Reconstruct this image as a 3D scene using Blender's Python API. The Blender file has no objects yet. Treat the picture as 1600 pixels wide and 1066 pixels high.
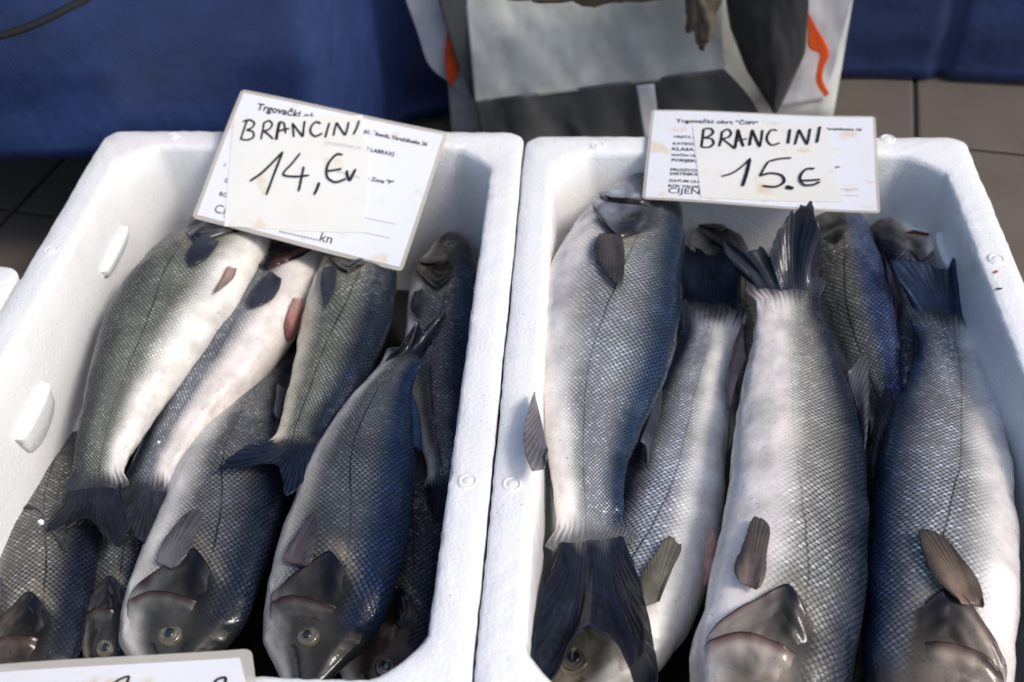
import bpy, math, random
import numpy as np
from mathutils import Vector, Matrix, noise
from mathutils.bvhtree import BVHTree
random.seed(3); rng = np.random.RandomState(7)
sc = bpy.context.scene
C = sc.collection
rad = math.radians

# ------------------------------------------------------------------ camera
FPX, PITCH, ROLL, CAMZ = 1756.0, 0.7485, -0.0491, 0.7532     # focal length in pixels of a 1600 px wide picture
_cp, _sp = math.cos(PITCH), math.sin(PITCH)
_F = np.array([0, _cp, -_sp]); _r = np.array([1.0, 0, 0]); _u = np.cross(_r, _F)
_c, _s = math.cos(ROLL), math.sin(ROLL)
CR = _c*_r + _s*_u; CU = -_s*_r + _c*_u; CF = _F
CAM = np.array([0, 0, CAMZ])
cam_d = bpy.data.cameras.new('camera'); cam = bpy.data.objects.new('camera', cam_d); C.objects.link(cam)
cam.matrix_world = Matrix(((CR[0], CU[0], -CF[0], 0), (CR[1], CU[1], -CF[1], 0), (CR[2], CU[2], -CF[2], CAMZ), (0, 0, 0, 1)))
cam_d.sensor_width = 36; cam_d.lens = FPX/1600*36; cam_d.clip_end = 100; cam_d.clip_start = .01
cam_d.dof.use_dof = True; cam_d.dof.focus_distance = 0.78; cam_d.dof.aperture_fstop = 6.3
sc.camera = cam

# ------------------------------------------------------------------ sky, sun, exposure
SUN_EL, SUN_AZ = rad(48), rad(112)         # azimuth from +y (away from the camera) towards +x (right)
w = bpy.data.worlds.new('World'); sc.world = w; w.use_nodes = True
nt = w.node_tree; sky = nt.nodes.new('ShaderNodeTexSky'); sky.sky_type = 'NISHITA'; sky.sun_disc = False
sky.sun_elevation = SUN_EL; sky.sun_rotation = SUN_AZ; sky.air_density = 1.0; sky.dust_density = 3.0
nt.links.new(sky.outputs[0], nt.nodes['Background'].inputs[0]); nt.nodes['Background'].inputs[1].default_value = .15
sd = bpy.data.lights.new('sun', 'SUN'); sun = bpy.data.objects.new('sun', sd); C.objects.link(sun)
sd.energy = 1.5; sd.angle = rad(14); sd.color = (1, .965, .93)
sdir = Vector((math.sin(SUN_AZ)*math.cos(SUN_EL), math.cos(SUN_AZ)*math.cos(SUN_EL), math.sin(SUN_EL)))
sun.rotation_euler = sdir.to_track_quat('Z', 'Y').to_euler(); sun.location = (1, 1, 3)
sc.view_settings.view_transform = 'Standard'; sc.view_settings.look = 'None'
sc.view_settings.exposure = 0.30; sc.view_settings.gamma = 1
sc.cycles.max_bounces = 10; sc.cycles.diffuse_bounces = 7; sc.cycles.use_denoising = True

# ------------------------------------------------------------------ geometry helpers
def ray(px, py): return CF + CR*(px-800)/FPX - CU*(py-533)/FPX
def P(px, py, z):
    d = ray(px, py); return CAM + d*(z-CAMZ)/d[2]
def proj(X):
    d = np.asarray(X)-CAM; z = d@CF; return np.array([800+FPX*(d@CR)/z, 533-FPX*(d@CU)/z])
def on_y(px, py, y, slope=0.0):            # meets the leaning plane Y = y + slope*z
    d = ray(px, py); t = (y + slope*CAMZ)/(d[1]-slope*d[2]); return CAM + d*t
def link(o, parent=None):
    C.objects.link(o)
    if parent is not None: o.parent = parent; o.matrix_parent_inverse = Matrix.Translation(-parent.location)
    return o
def tag(o, label=None, cat=None, group=None, kind=None):
    if label: o['label'] = label
    if cat: o['category'] = cat
    if group: o['group'] = group
    if kind: o['kind'] = kind
    return o
def thing(name, loc, label, cat, group=None):
    o = bpy.data.objects.new(name, None); o.location = Vector(loc); o.empty_display_size = .02
    C.objects.link(o); return tag(o, label, cat, group)
def mesh(name, V, F, mat, parent=None, smooth=True):
    m = bpy.data.meshes.new(name)
    m.from_pydata([tuple(map(float, v)) for v in V], [], [tuple(int(i) for i in f) for f in F])
    m.polygons.foreach_set('use_smooth', [smooth]*len(m.polygons)); m.update()
    m.materials.append(mat)
    return link(bpy.data.objects.new(name, m), parent)
def gridfaces(n, m, wrap=False, flip=False):
    F = []
    for i in range(n-1):
        for j in range(m if wrap else m-1):
            k = (j+1) % m; f = (i*m+j, i*m+k, (i+1)*m+k, (i+1)*m+j)
            F.append(f[::-1] if flip else f)
    return F
def sheet(name, G, mat, parent=None, thick=.0006, smooth=True):
    """a closed thin sheet from an (n, m, 3) grid of points"""
    G = np.asarray(G, float); n, m = G.shape[:2]
    du = np.gradient(G, axis=0); dv = np.gradient(G, axis=1); N = np.cross(du, dv)
    N /= np.linalg.norm(N, axis=2, keepdims=True)+1e-12
    if (N[..., 2]).mean() < 0: N = -N
    A = (G+N*thick/2).reshape(-1, 3); B = (G-N*thick/2).reshape(-1, 3); k = n*m
    F = gridfaces(n, m) + [tuple(i+k for i in f[::-1]) for f in gridfaces(n, m)]
    rim = [j for j in range(m)] + [i*m+m-1 for i in range(1, n)] + [(n-1)*m+j for j in range(m-2, -1, -1)] + [i*m for i in range(n-2, 0, -1)]
    for a, b in zip(rim, rim[1:]+rim[:1]): F.append((a, a+k, b+k, b))
    return mesh(name, np.vstack([A, B]), F, mat, parent, smooth)
def resample(pts, n):
    pts = np.asarray(pts, float); d = np.r_[0, np.cumsum(np.linalg.norm(np.diff(pts, axis=0), axis=1))]
    t = np.linspace(0, d[-1], n); return np.stack([np.interp(t, d, pts[:, i]) for i in range(pts.shape[1])], 1)
def hermite(x, y, q):
    x = np.asarray(x, float); y = np.asarray(y, float); q = np.atleast_1d(np.asarray(q, float))
    m = np.gradient(y, x, axis=0); i = np.clip(np.searchsorted(x, q, 'right')-1, 0, len(x)-2)
    h = x[i+1]-x[i]; t = (q-x[i])/h
    if y.ndim > 1: h = h[:, None]; t = t[:, None]
    return (2*t**3-3*t**2+1)*y[i] + (t**3-2*t**2+t)*h*m[i] + (-2*t**3+3*t**2)*y[i+1] + (t**3-t**2)*h*m[i+1]
def smooth_curve(pts, n): 
    pts = np.asarray(pts, float); d = np.r_[0, np.cumsum(np.linalg.norm(np.diff(pts, axis=0), axis=1))]
    return hermite(d, pts, np.linspace(0, d[-1], n))
def nz(x, y=0, z=0): return noise.noise(Vector((float(x), float(y), float(z))))
def sstep(a, b, x): t = np.clip((x-a)/(b-a), 0, 1); return t*t*(3-2*t)
def tube(name, pts, r, mat, parent=None, n=8):
    pts = np.asarray(pts, float); T = np.gradient(pts, axis=0); T /= np.linalg.norm(T, axis=1, keepdims=True)
    V = []
    for p, t in zip(pts, T):
        a = np.cross(t, [0, 0.3, 1]); a /= np.linalg.norm(a); b = np.cross(t, a)
        for k in range(n): q = 2*math.pi*k/n; V.append(p+r*(a*math.cos(q)+b*math.sin(q)))
    F = gridfaces(len(pts), n, True); F.append(tuple(range(n))[::-1]); F.append(tuple(range((len(pts)-1)*n, len(pts)*n)))
    return mesh(name, V, F, mat, parent)

# ------------------------------------------------------------------ materials
def mat(name):
    m = bpy.data.materials.new(name); m.use_nodes = True; nt = m.node_tree
    return m, nt, nt.nodes['Principled BSDF']
class NB:
    """tiny node builder"""
    def __init__(s, nt): s.nt = nt
    def n(s, t, **kw):
        x = s.nt.nodes.new(t)
        for k, v in kw.items(): setattr(x, k, v)
        return x
    def L(s, a, b): s.nt.links.new(a, b)
    def put(s, sock, v):
        if isinstance(v, (int, float, tuple, list)): sock.default_value = v
        else: s.L(v, sock)
    def m(s, op, a, b=0.0, c=None, clamp=False):
        x = s.n('ShaderNodeMath', operation=op, use_clamp=clamp); s.put(x.inputs[0], a); s.put(x.inputs[1], b)
        if c is not None: s.put(x.inputs[2], c)
        return x.outputs[0]
    def ramp(s, v, a, b, lo=0.0, hi=1.0, mode='SMOOTHSTEP'):
        x = s.n('ShaderNodeMapRange', interpolation_type=mode); s.put(x.inputs[0], v)
        x.inputs[1].default_value = a; x.inputs[2].default_value = b; x.inputs[3].default_value = lo; x.inputs[4].default_value = hi
        return x.outputs[0]
    def mix(s, f, a, b, mode='MIX'):
        x = s.n('ShaderNodeMix', data_type='RGBA', blend_type=mode); s.put(x.inputs[0], f); s.put(x.inputs[6], a); s.put(x.inputs[7], b)
        return x.outputs[2]
    def noise(s, scale, detail=3, vec=None, rough=.5, out=0):
        x = s.n('ShaderNodeTexNoise'); x.inputs['Scale'].default_value = scale; x.inputs['Detail'].default_value = detail
        x.inputs['Roughness'].default_value = rough
        if vec is not None: s.L(vec, x.inputs['Vector'])
        return x.outputs[out]
    def coord(s, k='Object'): return s.n('ShaderNodeTexCoord').outputs[k]
    def bump(s, h, strength=.5, dist=.001, nrm=None):
        x = s.n('ShaderNodeBump'); s.put(x.inputs['Strength'], strength); x.inputs['Distance'].default_value = dist; s.L(h, x.inputs['Height'])
        if nrm is not None: s.L(nrm, x.inputs['Normal'])
        return x.outputs[0]
def simple(name, col, rough=.6, var=.12, scale=30, bump=0.0, bscale=200, coat=0, metallic=0, spec=.5):
    m, nt, b = mat(name); nb = NB(nt); co = nb.coord()
    f = nb.noise(scale, 4, co)
    c2 = tuple(max(0, x*(1-var*2)) for x in col[:3])+(1,); c1 = tuple(min(1, x*(1+var)) for x in col[:3])+(1,)
    nb.L(nb.mix(f, c2, c1), b.inputs['Base Color']); b.inputs['Roughness'].default_value = rough
    b.inputs['Coat Weight'].default_value = coat; b.inputs['Coat Roughness'].default_value = .1
    b.inputs['Metallic'].default_value = metallic; b.inputs['Specular IOR Level'].default_value = spec
    if bump: nb.L(nb.bump(nb.noise(bscale, 3, co), bump, .001), b.inputs['Normal'])
    return m

def make_foam():
    m, nt, b = mat('foam'); nb = NB(nt); co = nb.coord()
    v = nb.n('ShaderNodeTexVoronoi', feature='F1'); v.inputs['Scale'].default_value = 330; nb.L(co, v.inputs['Vector'])
    v2 = nb.n('ShaderNodeTexVoronoi', feature='DISTANCE_TO_EDGE'); v2.inputs['Scale'].default_value = 330; nb.L(co, v2.inputs['Vector'])
    st = nb.ramp(nb.noise(9, 5, co, .65), .56, .68)
    st2 = nb.ramp(nb.noise(60, 3, co), .50, .68)
    base = nb.mix(nb.ramp(nb.noise(5, 3, co), .3, .7), (.80, .795, .78, 1), (.88, .875, .86, 1))
    c = nb.mix(nb.m('MULTIPLY', nb.m('MULTIPLY', st, st2), .55), base, (.72, .60, .40, 1))
    c = nb.mix(nb.ramp(v2.outputs[0], 0, .06, .10, 0), c, (.55, .57, .6, 1))
    sp = nb.ramp(nb.noise(420, 1, co), .74, .77)
    c = nb.mix(nb.m('MULTIPLY', sp, nb.ramp(nb.noise(14, 2, co), .56, .64)), c, (.25, .22, .18, 1))
    nb.L(c, b.inputs['Base Color']); b.inputs['Roughness'].default_value = .42
    nb.L(nb.ramp(nb.noise(6, 2, co), .4, .7, .2, .55), b.inputs['Roughness'])
    h = nb.m('ADD', nb.m('MULTIPLY', v.outputs[0], -1.0), nb.m('MULTIPLY', nb.noise(35, 4, co), .8))
    nb.L(nb.bump(h, .24, .0010), b.inputs['Normal'])
    vd = nb.n('ShaderNodeTexVoronoi', feature='SMOOTH_F1'); vd.inputs['Scale'].default_value = 210; nb.L(co, vd.inputs['Vector'])
    drop = nb.ramp(vd.outputs[0], .0, .35, 1, 0); wet = nb.ramp(nb.noise(5, 2, co), .45, .6)
    b.inputs['Coat Roughness'].default_value = .06; nb.L(nb.m('MULTIPLY', wet, .6), b.inputs['Coat Weight']); nb.L(nb.bump(drop, .9, .0018), b.inputs['Coat Normal'])
    return m
FOAM = make_foam()

def make_skin():
    """sea bass skin: colour from the 'skin' attribute, scales from the unrolled coordinates"""
    m, nt, b = mat('skin'); nb = NB(nt)
    at = nb.n('ShaderNodeAttribute', attribute_name='skin'); uv = nb.n('ShaderNodeUVMap', uv_map='unrolled')
    sx = nb.n('ShaderNodeSeparateXYZ'); nb.L(uv.outputs[0], sx.inputs[0])
    u, v = sx.outputs[0], sx.outputs[1]
    co = nb.coord()
    w1 = nb.noise(45, 2, co)
    u2 = nb.m('ADD', nb.m('DIVIDE', u, .0022), nb.m('MULTIPLY', w1, 1.6))
    v2 = nb.m('ADD', nb.m('DIVIDE', v, .0047), nb.m('MULTIPLY', nb.noise(38, 2, co, .5), 1.2))
    # overlapping scales in staggered rows: each scale is a tongue whose rounded free edge points to the tail
    row = nb.m('FLOOR', u2); fy = nb.m('SUBTRACT', u2, row); par = nb.m('FRACT', nb.m('MULTIPLY', row, .5))   # 0 or .5
    va = nb.m('ADD', v2, par); vb = nb.m('ADD', va, .5)
    xa = nb.m('MULTIPLY_ADD', nb.m('FRACT', va), 2.0, -1.0); xb = nb.m('MULTIPLY_ADD', nb.m('FRACT', vb), 2.0, -1.0)
    xa2 = nb.m('MULTIPLY', xa, xa); xb2 = nb.m('MULTIPLY', xb, xb)
    gap = nb.m('SUBTRACT', fy, nb.m('SUBTRACT', 1.0, xb2))              # <0: the scale of the row before lies on top
    top = nb.m('LESS_THAN', gap, 0.0)
    e1 = nb.m('DIVIDE', nb.m('ADD', fy, 1.0), nb.m('SUBTRACT', 2.0, xb2)); e0 = nb.m('DIVIDE', fy, nb.m('SUBTRACT', 2.0, xa2))
    mx = nb.m('MULTIPLY_ADD', top, nb.m('SUBTRACT', e1, e0), e0)
    xx = nb.m('MULTIPLY_ADD', top, nb.m('SUBTRACT', xb2, xa2), xa2)
    cv = nb.n('ShaderNodeCombineXYZ'); nb.L(nb.m('SUBTRACT', row, top), cv.inputs[0])
    nb.L(nb.m('MULTIPLY_ADD', top, nb.m('SUBTRACT', nb.m('FLOOR', vb), nb.m('FLOOR', va)), nb.m('FLOOR', va)), cv.inputs[1])
    wn = nb.n('ShaderNodeTexWhiteNoise', noise_dimensions='2D'); nb.L(cv.outputs[0], wn.inputs['Vector']); rnd = wn.outputs['Value']
    base_dark = nb.m('MULTIPLY', nb.ramp(gap, .16, .85, 1, 0), nb.m('SUBTRACT', 1.0, top))     # pocket behind a free edge
    net = base_dark
    spot = nb.m('MULTIPLY', nb.ramp(mx, .50, .86), nb.ramp(xx, .02, .55, 1, 0))
    st = nb.m('MULTIPLY', at.outputs['Alpha'], nb.ramp(nb.noise(20, 4, co, .6), .28, .62, .30, 1))
    dark = nb.m('SUBTRACT', 1.0, nb.m('MULTIPLY', nb.m('MULTIPLY', net, 1.0), nb.m('POWER', st, .42)))
    lite = nb.m('ADD', dark, nb.m('MULTIPLY', nb.m('MULTIPLY', spot, st), nb.m('MULTIPLY_ADD', nb.m('POWER', rnd, 3.0), 5.0, .60)))  # pale scale centres, with wet glints painted in as bright random scales
    ll = nb.m('MULTIPLY', nb.ramp(nb.m('ABSOLUTE', nb.m('ADD', v, nb.m('MULTIPLY', nb.m('SUBTRACT', w1, .5), .004))), .0004, .0011, 1, 0), st)       # lateral line
    f = nb.m('MULTIPLY', lite, nb.m('SUBTRACT', 1.0, nb.m('MULTIPLY', ll, .8)))
    speck = nb.ramp(nb.noise(380, 2, co), .68, .74, 1, .55)
    blot = nb.ramp(nb.noise(28, 5, co, .6), .25, .75, .72, 1.22)
    f = nb.m('MULTIPLY', nb.m('MULTIPLY', f, blot), speck)
    vm = nb.n('ShaderNodeVectorMath', operation='SCALE'); nb.L(at.outputs['Color'], vm.inputs[0]); nb.L(f, vm.inputs['Scale'])
    nb.L(vm.outputs[0], b.inputs['Base Color'])
    nb.L(nb.m('MULTIPLY_ADD', nb.m('MULTIPLY', nb.m('MULTIPLY', spot, st), rnd), .9, .03), b.inputs['Metallic'])
    nb.L(nb.m('MULTIPLY_ADD', rnd, -.20, .42), b.inputs['Roughness'])
    h = nb.m('MULTIPLY', nb.m('MULTIPLY', mx, nb.m('MULTIPLY_ADD', rnd, 1.1, .5)), st)
    n1 = nb.bump(h, .75, .0007)
    n2 = nb.bump(nb.m('ADD', nb.noise(260, 3, co), nb.m('MULTIPLY', nb.noise(60, 3, co), 3.0)), .30, .0009, n1)
    nb.L(n2, b.inputs['Normal'])
    b.inputs['Coat Weight'].default_value = .65; b.inputs['Coat Roughness'].default_value = .035; b.inputs['Coat IOR'].default_value = 1.36; b.inputs['Specular IOR Level'].default_value = .10
    hc = nb.m('ADD', nb.m('MULTIPLY', h, .9), nb.m('MULTIPLY', nb.noise(150, 2, co), 1.1))
    nb.L(nb.bump(hc, nb.m('MULTIPLY_ADD', st, .70, .12), .0010), b.inputs['Coat Normal'])
    return m
SKIN = make_skin()

def make_fin():
    m, nt, b = mat('fin'); nb = NB(nt)
    at = nb.n('ShaderNodeAttribute', attribute_name='skin'); uv = nb.n('ShaderNodeUVMap', uv_map='unrolled')
    sx = nb.n('ShaderNodeSeparateXYZ'); nb.L(uv.outputs[0], sx.inputs[0]); co = nb.coord()
    r = nb.m('ADD', nb.m('MULTIPLY', sx.outputs[0], 1.0), nb.m('MULTIPLY', nb.noise(80, 2, co), .25))
    wv = nb.m('ABSOLUTE', nb.m('SUBTRACT', nb.m('FRACT', r), .5))
    f = nb.m('MULTIPLY', nb.ramp(wv, .05, .45, 1.12, .78), nb.ramp(nb.noise(45, 4, co), .3, .7, .7, 1.3))
    vm = nb.n('ShaderNodeVectorMath', operation='SCALE'); nb.L(at.outputs['Color'], vm.inputs[0]); nb.L(f, vm.inputs['Scale'])
    nb.L(vm.outputs[0], b.inputs['Base Color']); b.inputs['Roughness'].default_value = .42; nb.L(nb.ramp(sx.outputs[1], .3, 1.0, 1.0, .80), b.inputs['Alpha'])
    b.inputs['Coat Weight'].default_value = .35; b.inputs['Coat Roughness'].default_value = .07; b.inputs['Specular IOR Level'].default_value = .1
    nb.L(nb.bump(nb.m('ADD', nb.m('MULTIPLY', wv, -1.0), nb.noise(120, 3, co)), .35, .0006), b.inputs['Normal'])
    nb.L(nb.bump(nb.m('ADD', nb.m('MULTIPLY', wv, -.5), nb.m('MULTIPLY', nb.noise(90, 3, co), 2.0)), .4, .0010), b.inputs['Coat Normal'])
    return m
FIN = make_fin()
IRIS = simple('iris', (.20, .17, .11), .25, .5, 260, coat=1, metallic=.3)
PUPIL = simple('pupil', (.012, .016, .025), .08, .1, 50, coat=1)

# ------------------------------------------------------------------ sea bass
STD = np.array([(0, .006), (.012, .024), (.035, .042), (.08, .063), (.15, .087), (.22, .104), (.3, .118), (.38, .125), (.48, .122), (.58, .108), (.68, .087), (.78, .063), (.86, .048), (.92, .042), (.97, .044), (.985, .043), (1, .030)])
THK = np.array([(0, .004), (.012, .016), (.035, .028), (.08, .043), (.15, .058), (.25, .068), (.35, .071), (.5, .066), (.65, .050), (.78, .034), (.88, .021), (.93, .012), (.96, .007), (.985, .003), (1, .0008)])
def interp(T, s): return np.interp(s, T[:, 0], T[:, 1])
BACK = dict(dorsal=(.010, .015, .026), flank=(.20, .198, .18), belly=(.82, .785, .72), head=(.12, .115, .10), wb=-.42, dk=.72, root=(.030, .034, .040), cream=.5, red=1.0, tint=(1, 1, 1))
PINK = np.array((.62, .22, .18))

class Fish:
    def __init__(f, name, st, side, label, roll=0.0, group=None, seed=0, thick=1.0, look=None, gill=True, eye_w=.22, lo=False):
        """st: (s, px, py, halfwidth px or None, z) from snout (s=0) to tail root (s=1)"""
        f.look = dict(BACK); f.look.update(look or {}); f.seed = seed
        S = np.array([a[0] for a in st]); f.S = S
        W = np.array([P(a[1], a[2], a[4]) for a in st]); f.W = W
        fine = np.linspace(0, 1, 200); cv = hermite(S, W, fine)
        d = np.r_[0, np.cumsum(np.linalg.norm(np.diff(cv, axis=0), axis=1))]; f.L = d[-1]; f.arc = (fine, d)
        ms, mv = [], []
        for i, a in enumerate(st):
            if a[3] is None: continue
            j0, j1 = max(0, i-1), min(len(st)-1, i+1)
            t = np.array([st[j1][1]-st[j0][1], st[j1][2]-st[j0][2]], float); t /= np.linalg.norm(t); n = np.array([-t[1], t[0]])
            Tw = W[j1]-W[j0]; Tw /= np.linalg.norm(Tw); Nw = np.array([0, 0, 1.0])-Tw*Tw[2]; Nw /= np.linalg.norm(Nw); Dw = np.cross(Tw, Nw)
            pd, pn = (abs((proj(W[i]+v*.005)-proj(W[i]-v*.005))@n)/.01 for v in (Dw, Nw)); bb_ = interp(THK, a[0])*f.L*thick
            half = math.sqrt(max(a[3]**2-(bb_*pn)**2, (.6*a[3])**2))/pd
            ms.append(a[0]); mv.append(half/(interp(STD, a[0])*f.L))
        f.ms, f.mv = np.array(ms), np.array(mv)
        f.thick = thick*.93; f.roll = rad(roll); f.side = 1 if side == 'R' else -1
        f.root = thing('sea_bass', W[len(W)//2]*np.array([1, 1, 0])+np.array([0, 0, .03]), label, 'fish', group)
        0 and print('FISH %-60s L=%.3f mult=%s' % (label[:60], f.L, np.round(f.mv, 2)))
        f.build(lo); f.head_plates() if gill else None; f.eye(eye_w)
    def frame(f, s):
        s = np.atleast_1d(s); e = .01
        Cc = hermite(f.S, f.W, np.clip(s, 0, 1)); T = hermite(f.S, f.W, np.clip(s+e, 0, 1))-hermite(f.S, f.W, np.clip(s-e, 0, 1))
        T /= np.linalg.norm(T, axis=1, keepdims=True); up = np.array([0, 0, 1.0])
        N = up-T*(T@up)[:, None]; N /= np.linalg.norm(N, axis=1, keepdims=True); D = np.cross(T, N)
        sg = np.sign(D[:, 0].mean())*f.side; D = D*sg
        D2 = math.cos(f.roll)*D+math.sin(f.roll)*N; N2 = -math.sin(f.roll)*D+math.cos(f.roll)*N
        return Cc, T, D2, N2
    def ab(f, s):
        m = np.interp(s, f.ms, f.mv); m = np.where(s < .1, 1+(m-1)*np.clip(s/.1, .3, 1), m)
        return interp(STD, s)*f.L*m, interp(THK, s)*f.L*f.thick
    def relief(f, s, w):
        """bumps of the head and skin, in metres"""
        L = f.L; h = np.zeros(np.broadcast(s, w).shape)
        mw = -.02-3.2*s                                   # mouth line
        h -= .006*L*np.exp(-((w-mw)/.07)**2)*sstep(.085, .07, s)*sstep(0, .02, s)
        h += .003*L*np.exp(-((w-mw+.16)/.12)**2)*sstep(.10, .07, s)
        h -= .006*L*np.exp(-((s-.10)/.03)**2-((w-.22)/.25)**2)         # eye socket
        h += .004*L*np.exp(-((s-.10)/.05)**2-((w-.62)/.15)**2)         # brow
        h -= .004*L*np.exp(-((s-.215)/.015)**2)*(w < .5)*(w > -.85)     # step behind the cheek
        return h
    def surf(f, s, th, off=0.0):
        s = np.atleast_1d(s); th = np.atleast_1d(th)
        Cc, T, D, N = f.frame(s); a, b = f.ab(s); w = np.cos(th); sn = np.sin(th)
        h = f.relief(s, w)+off
        dd = (a+h)*w; nn = (b+h)*np.sign(sn)*np.abs(sn)**.86*(1-.14*w)
        return Cc + D*dd[:, None] + N*nn[:, None]
    def colour(f, s, w, plate=0, n1=None, n2=None):
        """own colour of the skin at (s, w); last value = how strongly scales show"""
        s = np.atleast_1d(np.asarray(s, float)); w = np.atleast_1d(np.asarray(w, float)); k = f.look; sd = f.seed*7.3
        if n1 is None:
            n1 = np.array([nz(a*9+sd, b*2.2, sd) for a, b in zip(s, w)])*.5; n2 = np.array([nz(a*30+sd, b*7, sd+5) for a, b in zip(s, w)])*.5
        A = lambda c: np.array(c, float)[None, :]; X = lambda v: v[:, None]
        lerp = lambda a, b, t: a*(1-X(t))+b*X(t)
        wb = k['wb']+.10*n1+.05*n2+np.where(s > .75, .12, 0)*(s-.75)*4
        fl = sstep(wb-.22, wb+.30, w); dk = sstep(.10+.12*n1, k['dk'], w)**1.2
        col = lerp(A(k['belly']), A(k['flank']), fl); col = lerp(col, A(k['dorsal']), dk)
        sc_ = fl*(.35+.65*sstep(wb, wb+.55, w))
        col = col*X(1-.25*np.clip(n2, 0, 1)*(1-fl)) + A(PINK)*X(.07*k['red']*np.clip(n1*2, 0, 1)*(1-fl))
        hd = A(k['head']); gt = f.gill_edge(w)
        t = sstep(gt+.008, gt-.004, s)*(1-.85*sstep(.38, .62, w)*sstep(.10, .17, s)); q = sstep(-.80, -.30, w); hd2 = 1-.55*sstep(.15, .6, w)*sstep(gt-.14, gt-.05, s)
        bk = np.exp(-((w-.12)/.36)**2)*sstep(gt-.12, gt-.05, s)*sstep(gt+.01, gt-.002, s)
        hc = lerp(A(k['belly'])*.82, hd*X((.38+.4*(1-sstep(0, .8, w)))*hd2), q)*X(np.clip(1+1.3*n2+.6*n1, .3, 2)); hc = hc*X(1-.9*bk); col = lerp(col, hc, t); sc_ = sc_*(1-t)*sstep(.12, .20, s)
        cr = np.exp(-((s-gt-.020)/.015)**2-((w-.22)/.26)**2)*np.clip(.8+n2*1.5, 0, 1.3)
        col = col*X(1-.75*cr)+A((.42, .36, .25))*X(.8*cr)*k['cream']; sc_ = sc_*(1-.8*cr)
        t = sstep(.925, .985, s+.010*np.sin(w*41)+.006*np.sin(w*97+1)+.03*n2); col = lerp(col, A(k['root']), t*.97); sc_ = sc_*(1-.6*t)
        mw = -.02-3.2*s; col = col*X(1-.8*np.exp(-((w-mw)/.06)**2)*(s < .085))
        if plate == 1:      # gill cover
            col = hd*X(np.clip(1.15+1.6*n2+.5*n1, .3, 2.4)); blk = np.exp(-((w-.12)/.36)**2)*sstep(gt-.12, gt-.05, s); col = col*X(1-.96*blk)+A((.002, .004, .010))*X(blk)
            red = sstep(gt-.016, gt-.002, s)*(1-blk); col = col*X(1-.8*red)+A(PINK)*X(.05*k['red']*red)
            col = lerp(col, A(k['belly'])*.7, 1-sstep(-.95, -.55, w)); sc_ = sc_*0
        elif plate == 2:    # cheek
            col = hd*X(np.clip(1.5+1.8*n2+.8*n1, .4, 2.8))*X(1-.6*sstep(.0, .5, w)); ce = f.cheek_edge(w)
            e = sstep(ce-.020, ce-.002, s); col = col*X(1-.85*e)+A(PINK)*X(.05*k['red']*e)
            col = lerp(col, A(k['belly'])*.75, 1-sstep(-.95, -.6, w)); sc_ = sc_*0
        return np.hstack([np.clip(col*A(k['tint']), 0, 1), X(np.clip(sc_, 0, 1))])
    def gill_edge(f, w): return .286-np.where(w < .02, .125, .115)*np.sqrt((w-.02)**2+.003)+.007-.08*np.maximum(0, -w-.45)**1.5
    def cheek_edge(f, w): return .196-.012*np.abs(w+.15)-.10*np.maximum(0, -w-.35)**1.5
    def build(f, lo=False):
        ns, nr = (110, 48) if lo else (230, 96)
        x = np.linspace(0, 1, ns); s = np.interp(x, [0, .06, .42, 1], [0, .02, .32, 1]); th = np.linspace(0, 2*math.pi, nr, endpoint=False)
        # unrolled coordinates: along = arc length, across = girth distance from the lateral line
        Sg, Tg = np.repeat(s, nr), np.tile(th, ns)
        # noise on a coarse grid, stretched over the fine one
        cs, ct = np.linspace(0, 1, 70), np.linspace(0, 2*math.pi, 33)
        def field(fn):
            g = np.array([[fn(a, b) for b in ct] for a in cs]); i = np.clip(Sg*69, 0, 68.999); j = Tg/(2*math.pi)*32; i0, j0 = i.astype(int), np.minimum(j.astype(int), 31); fi, fj = i-i0, j-j0
            return g[i0, j0]*(1-fi)*(1-fj)+g[i0+1, j0]*fi*(1-fj)+g[i0, j0+1]*(1-fi)*fj+g[i0+1, j0+1]*fi*fj
        sd = f.seed*7.3
        wob = field(lambda a, b: nz(a*14+f.seed, math.cos(b)*2.2, math.sin(b)*2.2+f.seed)+.5*nz(a*33, math.cos(b)*4+f.seed, math.sin(b)*4))*.0013*f.L/.4
        n1 = field(lambda a, b: nz(a*9+sd, math.cos(b)*2.2, sd))*.5; n2 = field(lambda a, b: nz(a*30+sd, math.cos(b)*7, sd+5))*.5
        V = f.surf(Sg, Tg, wob*sstep(0, .1, Sg)*sstep(1.0, .9, Sg)); f.V = V
        F = gridfaces(ns, nr, True)
        F.append(tuple(range(nr))[::-1]); F.append(tuple(range((ns-1)*nr, ns*nr)))
        o = mesh('body', V, F, SKIN, f.root); me = o.data
        a, b = f.ab(s); al = np.interp(s, f.arc[0], f.arc[1])
        wl = .30-.42*sstep(.2, .62, s)+.02; thl = np.arccos(wl)
        g0 = a.max(); ratio = np.clip(a/g0, .45, 1)**.75; al = np.r_[0, np.cumsum(np.diff(al)/((ratio[1:]+ratio[:-1])/2)**.8)]
        across = np.zeros((ns, nr+1)); tt = np.linspace(0, 2*math.pi, nr+1)
        for i in range(ns):
            g = np.sqrt((a[i]*np.sin(tt))**2+(b[i]*np.cos(tt))**2); cu = np.r_[0, np.cumsum((g[1:]+g[:-1])/2*np.diff(tt))]
            c1 = np.interp(thl[i], tt, cu)
            across[i] = np.where(tt <= math.pi, cu-c1, (cu[-1]-cu)-c1)/ratio[i]
        uvl = me.uv_layers.new(name='unrolled'); ca = me.color_attributes.new('skin', 'FLOAT_COLOR', 'POINT')
        li = np.zeros(len(me.loops), int); me.loops.foreach_get('vertex_index', li)
        uvs = np.zeros((len(li), 2)); ii = li//nr; jj = li % nr
        uvs[:, 0] = al[ii]; uvs[:, 1] = across[ii, jj]
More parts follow.
